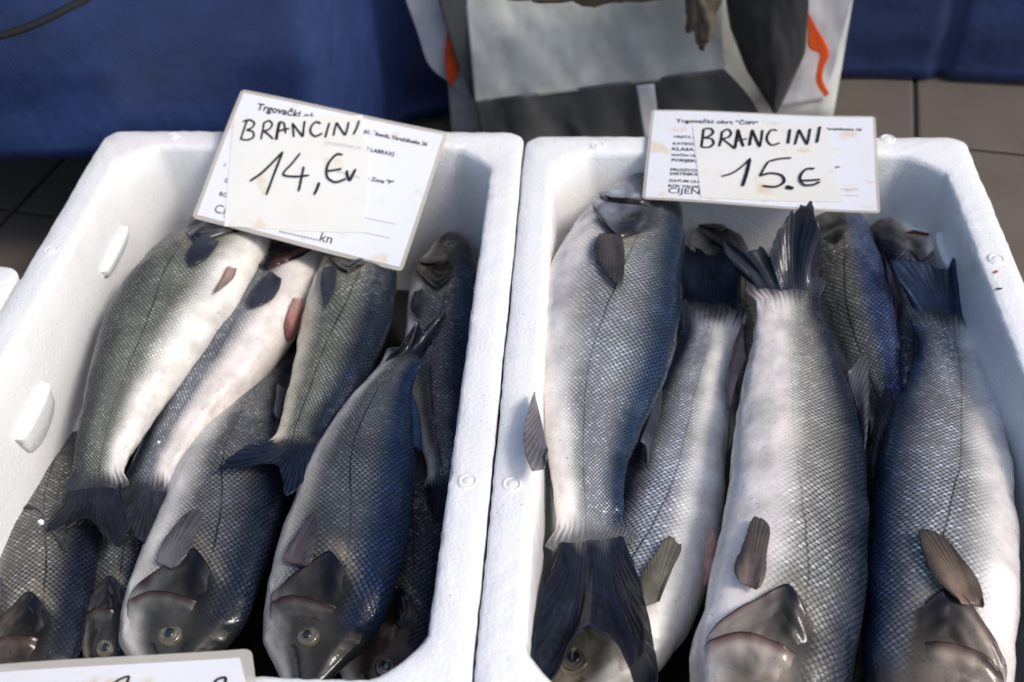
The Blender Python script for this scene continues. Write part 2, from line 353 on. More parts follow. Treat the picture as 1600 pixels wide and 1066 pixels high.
        nf = (ns-1)*nr; q = np.arange(nf)*4
        wrapc = (np.arange(nf) % nr) == nr-1
        for k in (1, 2): uvs[q[wrapc]+k, 1] = across[ii[q[wrapc]+k], nr]
        uvl.data.foreach_set('uv', uvs.ravel())
        ca.data.foreach_set('color', f.colour(Sg, np.cos(Tg), 0, n1, n2).ravel())
        f.body = o; f.bvh = BVHTree.FromPolygons([Vector(v) for v in V], F[:nf])
    def paint(f, o, cols, uvs=None):
        me = o.data; ca = me.color_attributes.new('skin', 'FLOAT_COLOR', 'POINT'); ca.data.foreach_set('color', np.array(cols, float).ravel())
        uvl = me.uv_layers.new(name='unrolled')
        if uvs is not None:
            li = np.zeros(len(me.loops), int); me.loops.foreach_get('vertex_index', li); uvl.data.foreach_set('uv', np.array(uvs, float)[li].ravel())
    def head_plates(f):
        for kind, name in ((2, 'cheek_plate'), (1, 'gill_cover')):
            n, m = 26, 44
            y = np.repeat(np.linspace(0, 1, m), n); j = np.repeat(np.arange(m), n); i = np.tile(np.arange(n), m)
            w = (.56 if kind == 1 else .50)*(1-y)+(-.96 if kind == 1 else -.93)*y
            s1 = f.gill_edge(w) if kind == 1 else f.cheek_edge(w); s0 = s1-(.10 if kind == 1 else .085)
            ends = sstep(0, 1, np.minimum(j/12, (m-1-j)/8)); x = np.minimum(i/(n-2), 1.0); s = s0+(s1-s0)*x
            nn_ = np.array([nz(a*40+f.seed, b*6) for a, b in zip(s, w)])
            rid = .0011*np.sin(x*19+nn_*1.5)*sstep(.25, .6, x)+.0016*nn_
            lift = (-.004+((.013 if kind == 1 else .015)*x**1.6+rid)*ends-.004*(1-ends))*f.L; lift = np.where(i == n-1, -.010*f.L, lift)
            if kind == 1: lift = lift-f.relief(s, w)
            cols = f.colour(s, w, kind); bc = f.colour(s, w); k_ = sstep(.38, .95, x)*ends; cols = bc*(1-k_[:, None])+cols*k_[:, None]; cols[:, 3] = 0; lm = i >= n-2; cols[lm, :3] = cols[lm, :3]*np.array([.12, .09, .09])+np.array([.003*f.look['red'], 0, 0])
            o = mesh(name, f.surf(s, np.arccos(w), lift), gridfaces(m, n), SKIN, f.root); f.paint(o, cols)
    def eye(f, w):
        s = .102; th = math.acos(w); r = .0215*f.L
        c = f.surf(s, th, 0)[0]; e = f.surf(s, th, .002)[0]; n = e-c; n /= np.linalg.norm(n)
        _, T, D, N = f.frame(s); a = np.cross(n, T[0]); a /= np.linalg.norm(a); b = np.cross(n, a)
        def dome(name, rings, m_, par):
            V = []
            for rr, hh in rings:
                for k in range(28): q = 2*math.pi*k/28; V.append(c+n*(hh*r)+(a*math.cos(q)+b*math.sin(q))*rr*r)
            F = gridfaces(len(rings), 28, True); F.append(tuple(range((len(rings)-1)*28, len(rings)*28)))
            return mesh(name, V, F, m_, par)
        ey = dome('eye', [(1.25, -.3), (1.12, .10), (1.0, .22), (.9, .18), (.75, .27), (.6, .32), (.5, .34), (.3, .35)], IRIS, f.root)
        pu = dome('pupil', [(.52, .30), (.5, .36), (.4, .41), (.25, .45), (.1, .465)], PUPIL, ey)
    def hit(f, px, py, lift=.002):
        d = Vector(ray(px, py)); d.normalize(); loc, nrm, i, dist = f.bvh.ray_cast(Vector(CAM), d)
        if loc is None:
            loc, nrm, i, dist = f.bvh.find_nearest(Vector(P(px, py, f.W[:, 2].mean())))
            return P(px, py, loc.z+lift)
        return np.array(loc-d*lift)
    def fin(f, name, base, outer, col=(.055, .055, .065), tip=None, lift=(.0005, .004), z=None, nray=14, wave=.0004, label=None, rag=.03, bulge=.002):
        """a ray fin lofted from its root line to its outer edge; picture points are laid on the body (z=None) or at height z"""
        n, m = 16, nray*4+1
        def w3(pts, lf, zz):
            out = []
            for p in pts:
                if len(p) == 3: out.append(P(*p))
                elif zz is not None: out.append(P(p[0], p[1], zz))
                else: out.append(f.hit(p[0], p[1], lf))
            return np.array(out)
        if len(outer[0]) == 2: outer = [tuple(np.array(base[0])*.7+np.array(outer[0])*.3)]+list(outer)+[tuple(np.array(base[-1])*.7+np.array(outer[-1])*.3)]
        B = resample(w3(base, lift[0], None if z is None else z[0]), m); O = smooth_curve(w3(outer, lift[1], None if z is None else z[1]), m)
        if name == 'pectoral_fin' and z is None: B = B+(CAM-B)/np.linalg.norm(CAM-B, axis=1)[:, None]*.0035
        rs = np.random.RandomState(f.seed*13+len(name)); G = np.zeros((n, m, 3)); cols = []
        nn = np.cross(O.mean(0)-B.mean(0), B[-1]-B[0]+1e-6); nn /= np.linalg.norm(nn)+1e-9; nn = nn*np.sign(nn[2]+1e-9)
        ragv = np.repeat(rs.rand(nray+1)**3*rag*2, 4)[:m]+rs.rand(m)*rag*.35
        for i in range(n):
            r = i/(n-1)
            for j in range(m):
                t = j/(m-1); rr = r*(1-ragv[j])
                G[i, j] = B[j]*(1-rr)+O[j]*rr+nn*(bulge*math.sin(math.pi*r)+wave*r*math.cos(2*math.pi*t*nray)*.5+wave*1.6*r*nz(t*3+f.seed, r*2, 3))
        c0 = np.array(col); c1 = np.array(tip if tip is not None else col)
        for k in range(2):
            for i in range(n):
                for j in range(m): r = i/(n-1); cols.append((*(c0*(1-r)+c1*r), 0))
        o = sheet(name, G, FIN, f.root, .0005)
        uv = [(j/4, i/(n-1)) for k in range(2) for i in range(n) for j in range(m)]
        f.paint(o, cols, uv)
        if label: o['label'] = label
        return o
    def tail(f, edge, zt=None, col=(.010, .013, .022), root=None, rag=.035):
        """forked tail: root line across the tail root, outer edge through the two lobe tips and the notch"""
        root = f.look['root'] if root is None else root; s1 = .945; A = f.surf(s1, 0.0)[0]; B = f.surf(s1, math.pi)[0]; c = (A+B)/2
        z0 = c[2]; zt = z0 if zt is None else zt; zz = zt if isinstance(zt, (tuple, list)) else (zt, zt, zt)
        zt3 = np.interp(np.linspace(0, 1, len(edge)), [0, .12, .25, .5, .75, .88, 1], [z0, zz[0], zz[0], zz[1], zz[2], zz[2], z0])
        E = np.array([P(p[0], p[1], z) for p, z in zip(edge, zt3)]); a, b = E[0], E[-1]
        if np.linalg.norm(a-A)+np.linalg.norm(b-B) > np.linalg.norm(a-B)+np.linalg.norm(b-A): A, B = B, A
        n, m = 30, 97; nray = 24; rs = np.random.RandomState(f.seed+99); G = np.zeros((n, m, 3)); cols = []
        jit = np.repeat(rs.rand(nray+1), 4)[:m]; jit = .4*jit+.35*np.roll(jit, 1)+.25*np.roll(jit, 2); NB_ = f.ab(.97)[1]+.0001; N = f.frame(.98)[3][0]; Tn = f.frame(.98)[1][0]
        edge = smooth_curve(E, m)
        ragv = np.repeat(rs.rand(nray+1)**4*rag*2.4, 4)[:m]+rs.rand(m)*rag*.5
        for j in range(m):
            t = j/(m-1); root_p = A*(1-t)*.9+B*t*.9+(A+B)*.05; e = edge[j]; ctrl = root_p+Tn*np.linalg.norm(e-root_p)*.45
            for i in range(n):
                r = i/(n-1); rr = r*(1-ragv[j]*r)
                p = root_p*(1-rr)**2+2*ctrl*rr*(1-rr)+e*rr*rr
                th = .0006*(1-r)**2*math.sin(math.pi*min(max(t, .02), .98))
                p = p+N*(.00035*r*math.cos(2*math.pi*t*nray)*(1-.3*r)+(.0013 if r < 2 else 0)*r*nz(t*4+f.seed, r*1.5, 7)+.0008*r*nz(t*11+f.seed, r*4, 9)+th)
                G[i, j] = p
        wj = np.linspace(1, -1, m) if f.surf(.968, 0.0)[0]@(A-B) > f.surf(.968, math.pi)[0]@(A-B) else np.linspace(-1, 1, m)
        rootc = f.colour(np.full(m, .962), wj)[:, :3]*.48; rootj = np.repeat(rs.rand(nray+1), 4)[:m]
        for k in range(2):
            for i in range(n):
                for j in range(m):
                    r = i/(n-1); q = sstep(0, .22, r); cl = np.array(root)*(1-q)+np.array(col)*q; q2 = sstep(.02, .16, r-.05*rootj[j]); cl = rootc[j]*(1-q2)+cl*q2; cols.append((*(cl*(1+.5*nz(j/8, r*6, f.seed))), 0))
        o = sheet('tail_fin', G, FIN, f.root, .0007)
        f.paint(o, cols, [(j/4, i/(n-1)) for k in range(2) for i in range(n) for j in range(m)])
        return o
#@@OBJECTS
# ------------------------------------------------------------------ floor
GROUT = simple('grout', (.045, .04, .034), .9, .2, 60)
TILE = simple('tile', (.135, .112, .090), .55, .16, 14, .25, 160)
base = mesh('floor', [(-4, -2, -.004), (4, -2, -.004), (4, 6, -.004), (-4, 6, -.004)], [(0, 1, 2, 3)], GROUT, smooth=False); tag(base, kind='structure')
fl_a = rad(-16); TX = np.array([math.cos(fl_a), math.sin(fl_a)]); TY = np.array([-math.sin(fl_a), math.cos(fl_a)]); TS = .335
t0 = np.array(P(1430, 150, 0))[:2]; k = ((np.array(P(1565, 238, 0))[:2]-t0)@TY); t0 = t0+TY*k
def tile_mesh():
    h = TS/2-.003; b = .003; V = []
    for e, z in ((h, -.0035), (h, -.001), (h-b, 0.0)): V += [(-e, -e, z), (e, -e, z), (e, e, z), (-e, e, z)]
    F = [(a+4*r, (a+1) % 4+4*r, (a+1) % 4+4*r+4, a+4*r+4) for r in range(2) for a in range(4)]+[(8, 9, 10, 11)]
    m = bpy.data.meshes.new('floor_tile'); m.from_pydata(V, [], F); m.materials.append(TILE); return m
tm = tile_mesh()
for i in range(-6, 5):
    for j in range(-3, 3):
        c = t0+TX*(i+.5)*TS+TY*(j+.5)*TS
        if not (-1.15 < c[0] < 1.15 and .55 < c[1] < 1.6) or (-.3 < c[0] < .22): continue
        o = bpy.data.objects.new('floor_tile', tm); o.location = (c[0], c[1], random.uniform(-.0005, .0004)); o.rotation_euler.z = fl_a
        C.objects.link(o); o.parent = base

# ------------------------------------------------------------------ blue tarpaulin hanging behind, cable
def make_tarp_mat():
    m, nt, b = mat('tarpaulin'); nb = NB(nt); co = nb.coord()
    wv = nb.n('ShaderNodeTexChecker'); wv.inputs['Scale'].default_value = 400; nb.L(co, wv.inputs['Vector'])
    f = nb.noise(7, 5, co, .6)
    c = nb.mix(nb.ramp(f, .3, .75), (.010, .022, .080, 1), (.027, .055, .175, 1))
    c = nb.mix(nb.m('MULTIPLY', wv.outputs[1], .12), c, (.05, .10, .30, 1))
    nb.L(c, b.inputs['Base Color']); b.inputs['Roughness'].default_value = .48
    nb.L(nb.bump(nb.noise(25, 4, co), .5, .006), b.inputs['Normal']); return m
TARP = make_tarp_mat()
xs = np.linspace(-1.6, 1.6, 260); G = []
# the cloth runs along the front of one table (left), round its corner and on along a second one set further back; last value = height of the hem
path = np.array([(-1.7, .955, .150), (-1.0, .958, .148), (-.6, .962, .143), (-.3, .965, .140), (-.19, .968, .138), (-.176, .976, .136), (-.168, .995, .12), (-.150, 1.09, .05), (-.135, 1.19, .0), (-.115, 1.222, 0), (-.06, 1.235, 0), (.15, 1.245, 0),
                 (.42, 1.262, 0), (.55, 1.25, 0), (.70, 1.232, 0), (1.0, 1.24, 0), (1.7, 1.25, 0)])
pth = resample(path, 420); xs = pth[:, 0]
prof = list(np.linspace(0, .985, 44))+[1.0]
back_rows = [(.752, .06), (.752, .5), (.752, 1.2), (.40, 1.22), (.0, 1.22)]  # over the tops, then an unseen back drop added to keep light out
for zi in prof+back_rows:
    row = []
    for k_, (x, y0, hem) in enumerate(pth):
        dy = 0; z = hem+.002+(.75-hem)*zi if not isinstance(zi, tuple) else zi[0]
        if isinstance(zi, tuple): row.append((x, min(y0+zi[1], 1.9+zi[1]*.3) if zi[1] < 1 else 2.1+.02*(zi[0] < .5), z)); continue
        h = min(1, z/.5)
        y = y0+.006*math.sin(x*17+nz(x*2, z*1.5)*3)*(1-.4*h)+.010*nz(x*3.1, z*2.2, 4)+.006*nz(x*9, z*5, 8)
        y += .012*math.exp(-((x-.56)/.008)**2)+.003*math.sin(z*70+2*nz(x*5, z*3))*math.exp(-((z-hem-.05)/.05)**2)
        row.append((x, y, z+.004*nz(x*5, 0, 2)*(1 if zi < .02 else 0)+(.004 if zi == 0 and hem < .01 else 0)))
    G.append(row)
tarp = sheet('tarpaulin', G, TARP, None, .0016)
tag(tarp, 'blue woven tarpaulin draped over tables behind the fish boxes', 'tarpaulin')
RUB = simple('rubber', (.018, .018, .02), .5, .2, 60)
cb = tube('cable', smooth_curve([on_y(-260, 118, .93), on_y(-100, 84, .92), on_y(0, 56, .915), on_y(50, 40, .91), on_y(100, 16, .91), on_y(146, -8, .915), on_y(220, -60, .93), on_y(330, -160, .94)], 60), .0036, RUB, None, 12)
tag(cb, 'black cable sagging in front of the blue tarpaulin at the upper left', 'cable')

# ------------------------------------------------------------------ shopping bag on the floor in front of the tarpaulin
def plastic(name, col, rough=.38, wr=.6, **k):
    m, nt, b = mat(name); nb = NB(nt); co = nb.coord()
    f = nb.noise(12, 5, co, .6); c1 = tuple(min(1, x*1.15) for x in col)+(1,); c2 = tuple(x*.72 for x in col)+(1,)
    nb.L(nb.mix(nb.ramp(f, .3, .7), c2, c1), b.inputs['Base Color']); b.inputs['Roughness'].default_value = rough
    nb.L(nb.bump(nb.noise(9, 3, co, .5), wr, .012), b.inputs['Normal']); return m
BG_L = plastic('bag_light', (.66, .67, .62), .35, .25); BG_D = plastic('bag_dark', (.085, .088, .09), .38, .3); BG_W = plastic('bag_white', (.62, .62, .64))
BG_O = plastic('bag_orange', (.80, .10, .012)); BG_K = plastic('bag_black', (.028, .031, .035), .3, .8); BG_B = plastic('bag_contents', (.14, .11, .075), .7, 1)
bag = thing('shopping_bag', (.2, 1.14, 0), 'large grey and white shopping bag with dark base and orange print before the tarpaulin', 'shopping bag')
def panel(name, left, right, y, slope, m_, n=40, mm=50, amp=.006, off=0.0, bow=0.0, thick=.0012, parent=bag, fz=5.0, yfun=None):
    Lp = smooth_curve(left, n) if len(left) > 2 else resample(left, n); Rp = smooth_curve(right, n) if len(right) > 2 else resample(right, n); G = []
    for i in range(n):
        row = []
        for j in range(mm):
            t = j/(mm-1); px, py = Lp[i]*(1-t)+Rp[i]*t
            yy = y if yfun is None else yfun(px)
            q = on_y(px, py, yy+off, slope)
            fold = amp*(nz(q[0]*22, q[2]*7, fz)+.35*nz(q[0]*34+q[2]*20, q[2]*12, fz+3)+.1*nz(q[0]*90, q[2]*60, fz))-bow*math.sin(math.pi*t)
            d = ray(px, py); d = d/d[1]; row.append(q+d*fold)
        G.append(row)
    return sheet(name, G, m_, parent, thick)
Yb, Sb = 1.115, .12
panel('front_panel', [(724, -160), (727, 0), (735, 80), (742, 163)], [(1136, -160), (1133, 0), (1130, 60), (1134, 113)], Yb, Sb, BG_L, 50, 90, amp=.006)
panel('base_band', [(741, 158), (746, 185), (762, 250)], [(1132, 108), (1170, 150), (1215, 255)], Yb, Sb, BG_D, 24, 90, amp=.008, off=-.002, fz=9)
panel('side_band', [(674, -160), (683, -10), (703, 60), (716, 100), (738, 155)], [(728, -160), (730, 0), (736, 70), (740, 110), (746, 168)], 1.13, .05, BG_D, 40, 12, amp=.002)
panel('gusset', [(590, -160), (632, -5), (652, 50), (673, 105), (700, 128), (738, 158)], [(678, -160), (688, -10), (702, 52), (716, 96), (728, 130), (744, 165)], 1.155, .03, BG_W, 40, 24, amp=.004)
panel('orange_print', [(698, 50), (695, 80), (697, 118), (702, 134)], [(700, 50), (712, 88), (718, 104), (706, 136)], 1.143, .03, BG_O, 16, 8, amp=.001, thick=.0006)
panel('gusset', [(1250, -160), (1250, -10), (1240, 80), (1215, 130), (1195, 172)], [(1365, -160), (1335, -10), (1318, 50), (1303, 110), (1285, 158)], 1.150, .04, BG_W, 40, 30, amp=.005, fz=2)
panel('orange_print', [(1256, 8), (1262, 45), (1266, 77), (1280, 84), (1277, 105), (1275, 128), (1289, 152)], [(1258, 8), (1274, 40), (1292, 70), (1296, 85), (1288, 104), (1285, 122), (1296, 146)], 1.135, .04, BG_O, 30, 8, amp=.001, thick=.0006)
panel('label_strip', [(994, 134), (1002, 185), (1010, 232)], [(1022, 131), (1028, 185), (1034, 232)], Yb, Sb, BG_W, 16, 10, amp=.003, off=-.014, thick=.0006)
back = [P(735, 215, 0), P(1215, 215, 0)]
bk = sheet('back_panel', [[(x, 1.165+.02*z+.004*nz(x*20, z*9), z) for x in np.linspace(-.06, .40, 24)] for z in np.linspace(.004, .36, 16)], BG_L, bag, .0012)
for (px, py, r) in ((860, 2, .030), (905, -12, .034), (1000, -6, .03), (1070, 4, .028), (1105, 10, .026)):
    pass
kb = thing('black_bag', (.33, 1.1, 0), 'black plastic bag bulging against the right side of the shopping bag', 'plastic bag')
def blob(name, c, R3, m_, parent, seed=0, rough=.25, n=30, mm=44):
    V = []
    for i in range(n):
        ph = math.pi*(i+.001)/(n-1+.002)
        for j in range(mm):
            th = 2*math.pi*j/mm; d = np.array([math.sin(ph)*math.cos(th), math.sin(ph)*math.sin(th), math.cos(ph)])
            r = 1+rough*(nz(*(d*1.6+seed))+.5*nz(*(d*4+seed))+.2*nz(*(d*11+seed))); V.append(np.array(c)+d*np.array(R3)*r)
    F = gridfaces(n, mm, True); F.append(tuple(range(mm))[::-1]); F.append(tuple(range((n-1)*mm, n*mm)))
    return mesh(name, V, F, m_, parent)
# black bag: folded sides that narrow to a point at the floor
G = []
for i in range(46):
    t = i/45; Lx = np.interp(t, [0, .35, .6, .8, 1], [1122, 1128, 1140, 1166, 1208]); Rx = np.interp(t, [0, .5, .72, .86, .93, 1], [1262, 1264, 1258, 1238, 1226, 1214]); py = -160+t*338
    row = []
    for j in range(61):
        a = 2*math.pi*j/60; px = (Lx+Rx)/2-(Rx-Lx)/2*math.cos(a); dep = 1.075+.03*t-.035*math.sin(a)*(1-.5*t)
        p = on_y(px, py, dep+.006*nz(px*.035, py*.01, 3)+.003*nz(px*.09, py*.03, 5), .02); row.append(p)
    G.append(row)
Vb = [p for r_ in G for p in r_[:-1]]; Fb = gridfaces(46, 60, True); Fb.append(tuple(range(60))[::-1]); Fb.append(tuple(range(45*60, 46*60)))
mesh('bag_body', Vb, Fb, BG_K, kb)
cr = thing('crumpled_paper', on_y(900, -10, 1.10), 'brown crumpled paper sticking out over the front of the shopping bag', 'paper')
blob('paper_body', on_y(955, -30, 1.085), (.12, .02, .022), BG_B, cr, 5, .5)
blob('paper_fold', on_y(1100, 0, 1.085), (.016, .016, .045), BG_B, cr, 8, .5)

# ------------------------------------------------------------------ polystyrene boxes
RIM = .18
class Box:
    def __init__(b, x, y, yaw, label, W=.3985, L=.6):
        b.o = np.array([x, y]); b.W, b.L = W, L
        b.ex = np.array([math.cos(yaw), math.sin(yaw)]); b.ey = np.array([math.sin(yaw), -math.cos(yaw)])
        b.root = thing('fish_box', (*b.loc(W/2, L/2), 0), label, 'fish box', 'white polystyrene fish boxes set side by side')
        rings = [(.013, .016, 0), (.011, .016, .004), (.003, .016, .12), (.001, .016, .160), (.0003, .015, .1772), (.0009, .015, .1792), (.0022, .016, .180), (.012, .024, .1802), (.020, .032, .1802),
                 (.0255, .036, .1798), (.0275, .037, .1785), (.029, .038, .174), (.031, .038, .15), (.036, .038, .10), (.041, .038, .04), (.045, .038, .026), (.052, .036, .021)]
        V = []; nu, nv, nc = 56, 84, 8; cnt = 2*(nu+nv)+4*nc
        for ri, (ins, r, z) in enumerate(rings):
            x0, x1, y0, y1 = ins, W-ins, ins, L-ins; r2 = max(.008, r-ins*.2); arc = .9 if ri < 7 else .38; pts = []
            cs = [((x0, y0), (1, 0), (0, 1)), ((x1, y0), (0, 1), (-1, 0)), ((x1, y1), (-1, 0), (0, -1)), ((x0, y1), (0, -1), (1, 0))]
            for c, (cx_, d1, d2) in enumerate(cs):
                nside = nu if c % 2 == 0 else nv; c2 = cs[(c+1) % 4][0]
                for q in range(nc):     # corner from the d2 side to the d1 side
                    a = q/nc*math.pi/2; l = q/nc
                    ar = (1-math.sin(a), 1-math.cos(a)); st = (1-l, l); k1 = arc*ar[1]+(1-arc)*st[1]; k2 = arc*ar[0]+(1-arc)*st[0]
                    pts.append((cx_[0]+r2*(d1[0]*k1+d2[0]*k2), cx_[1]+r2*(d1[1]*k1+d2[1]*k2)))
                A = np.array([cx_[0]+r2*d1[0], cx_[1]+r2*d1[1]]); nd2 = cs[(c+1) % 4][2]; B = np.array([c2[0]+r2*nd2[0], c2[1]+r2*nd2[1]])
                for q in range(nside): pts.append(tuple(A+(B-A)*q/nside))
            for (u, v) in pts:
                p = b.loc(u, v); j = .00032 if 3 <= ri <= 11 else .00012
                e = np.array([nz(p[0]*150, p[1]*150, ri*.7+x*9), nz(p[0]*150, p[1]*150, ri*.7+9), nz(p[0]*120, p[1]*120, 30+ri*.3)])*j*2.2
                big = np.array([nz(p[0]*16, p[1]*16, 3+x), nz(p[0]*16, p[1]*16, 8+x), nz(p[0]*14, p[1]*14, 13)*.6])*.0009
                if ri in (9, 10): e = e*1.6*(1+4*max(0, nz(p[0]*30, p[1]*30, x*5)-.15))
                V.append(np.array([p[0], p[1], z])+e+(big if ri > 2 else 0))
        F = gridfaces(len(rings), cnt, True, True); F.append(tuple(range(cnt))); F.append(tuple(range((len(rings)-1)*cnt, len(rings)*cnt))[::-1])
        b.shell = mesh('box_shell', V, F, FOAM, b.root)
    def loc(b, u, v): return b.o+b.ex*u+b.ey*v
    def local(b, p): d = np.asarray(p)[:2]-b.o; return d@b.ex, d@b.ey
    def wall_hit(b, px, py, u):       # picture point on the inner side wall u = const
        d = ray(px, py); du = d[:2]@b.ex; t = (u-(CAM[:2]-b.o)@b.ex)/du; return CAM+d*t
    def lug(b, p0, p1, u, out, drop=.03):
        """ledge on an inner side wall: flat top running along the rim direction, tapering back into the wall below"""
        A, B = b.wall_hit(*p0, u), b.wall_hit(*p1, u); vA = b.local(A)[1]; vB = b.local(B)[1]; z = (A[2]+B[2])/2; s_ = 1 if u < b.W/2 else -1; V = []; n = 16
        for i in range(n):
            t = i/(n-1); v = vA+(vB-vA)*t; e = math.sin(math.pi*min(max(t, .0), 1))**.35 if 0 < t < 1 else 0
            for du, dz in ((-.006, .001), (out*e*.5, .0012), (out*e, 0), (out*e*1.02, -.002), (out*e*.9, -drop*.3*e-.003), (out*e*.5, -drop*.7*e-.004), (-.004, -drop*e-.005)):
                q = b.loc(u+s_*du, v); V.append((q[0], q[1], z+dz))
        F = gridfaces(n, 7, True); F.append(tuple(range(7))); F.append(tuple(range((n-1)*7, n*7))[::-1]); mesh('ledge', V, F, FOAM, b.root)
    def knob(b, px, py, r=.0048, dome=.0009):
        c = P(px, py, RIM); V = []; R_ = [(1.6, -.001), (1.25, .0003), (1.05, .0006), (.95, -.0004), (.8, -.0002), (.6, dome*.8), (.3, dome), (.05, dome*1.05)]
        for rr, h in R_:
            for k in range(24): a = 2*math.pi*k/24; q = rr*r*(1+.05*nz(k*.5, rr, px)); V.append((c[0]+q*math.cos(a), c[1]+q*math.sin(a), RIM+h+.0006))
        F = gridfaces(len(R_), 24, True); F.append(tuple(range(7*24, 8*24))); mesh('knob', V, F, FOAM, b.root)
YA = -.0948
bl = Box(-.3785, .9425, YA, 'white polystyrene box on the left, holding sea bass under the 14 euro card', W=.4022)
br = Box(.0222, .8975, YA, 'white polystyrene box on the right, holding sea bass under the 15 euro card')
q3 = bl.loc(-.4015, .206)
b3 = Box(q3[0], q3[1], YA, 'white polystyrene box at the far left edge, only the corner of its rim in view')
bl.lug((200, 358), (163, 425), .036, .0026, .008); bl.lug((76, 598), (34, 692), .037, .0034, .028)
br.lug((1464, 366), (1484, 418), br.W-.036, .0035, .02)
for b_, pts in ((bl, [(80, 392), (272, 213), (731, 752)]), (br, [(934, 228), (1387, 217), (1557, 405), (800, 757)])):
    for p in pts: b_.knob(*p)
SHADE_SHEET = simple('shade_sheet', (.016, .014, .012), .25, .3, 20, .6, 40, coat=.3)  # added dark sheet: stands in for deep shade in the gaps between fish
for b_, lb in ((bl, 'added black sheet darkening gaps under the sea bass in the left polystyrene box'), (br, 'added black sheet darkening gaps under the sea bass in the right polystyrene box')):
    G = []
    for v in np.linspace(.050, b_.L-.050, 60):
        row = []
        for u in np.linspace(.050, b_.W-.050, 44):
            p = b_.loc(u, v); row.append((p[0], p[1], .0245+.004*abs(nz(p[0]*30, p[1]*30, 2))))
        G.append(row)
    tag(sheet('gap_shade_sheet', G, SHADE_SHEET, None, .0008), lb, 'shade_sheet')

# ------------------------------------------------------------------ price cards
def make_paper(name, col, st_col, seed, amount=.62):
    m, nt, b = mat(name); nb = NB(nt); co = nb.coord()
    mp = nb.n('ShaderNodeMapping'); mp.inputs['Location'].default_value = (seed, seed*1.7, 0); nb.L(co, mp.inputs[0])
    s1 = nb.ramp(nb.noise(38, 4, mp.outputs[0], .55), amount, amount+.12); s2 = nb.ramp(nb.noise(10, 3, mp.outputs[0]), .42, .7)
    c = nb.mix(nb.m('MULTIPLY', s2, .5), col+(1,), tuple(x*y for x, y in zip(col, (.97, .93, .84)))+(1,))
    c = nb.mix(nb.m('MULTIPLY', s1, .6), c, st_col+(1,)); nb.L(c, b.inputs['Base Color'])
    b.inputs['Roughness'].default_value = .35; b.inputs['Coat Weight'].default_value = .25; b.inputs['Coat Roughness'].default_value = .2
    nb.L(nb.bump(nb.noise(30, 3, co), .15, .002), b.inputs['Normal']); return m
PAPER = make_paper('paper', (.80, .81, .84), (.70, .56, .32), 3, .57); PATCH = make_paper('patch_paper', (.80, .79, .735), (.70, .55, .34), 11, .60)
INK = simple('print_ink', (.012, .012, .014), .6, .1, 50); MARK = simple('marker_ink', (.012, .013, .02), .35, .1, 50)
def make_lam():
    m, nt, b = mat('laminate'); b.inputs['Base Color'].default_value = (.66, .61, .52, 1); b.inputs['Roughness'].default_value = .15
    b.inputs['Alpha'].default_value = .62; b.inputs['Coat Weight'].default_value = .6; return m
LAM = make_lam()
GREYPRINT = simple('faint_print', (.45, .44, .45), .6, .1, 50)
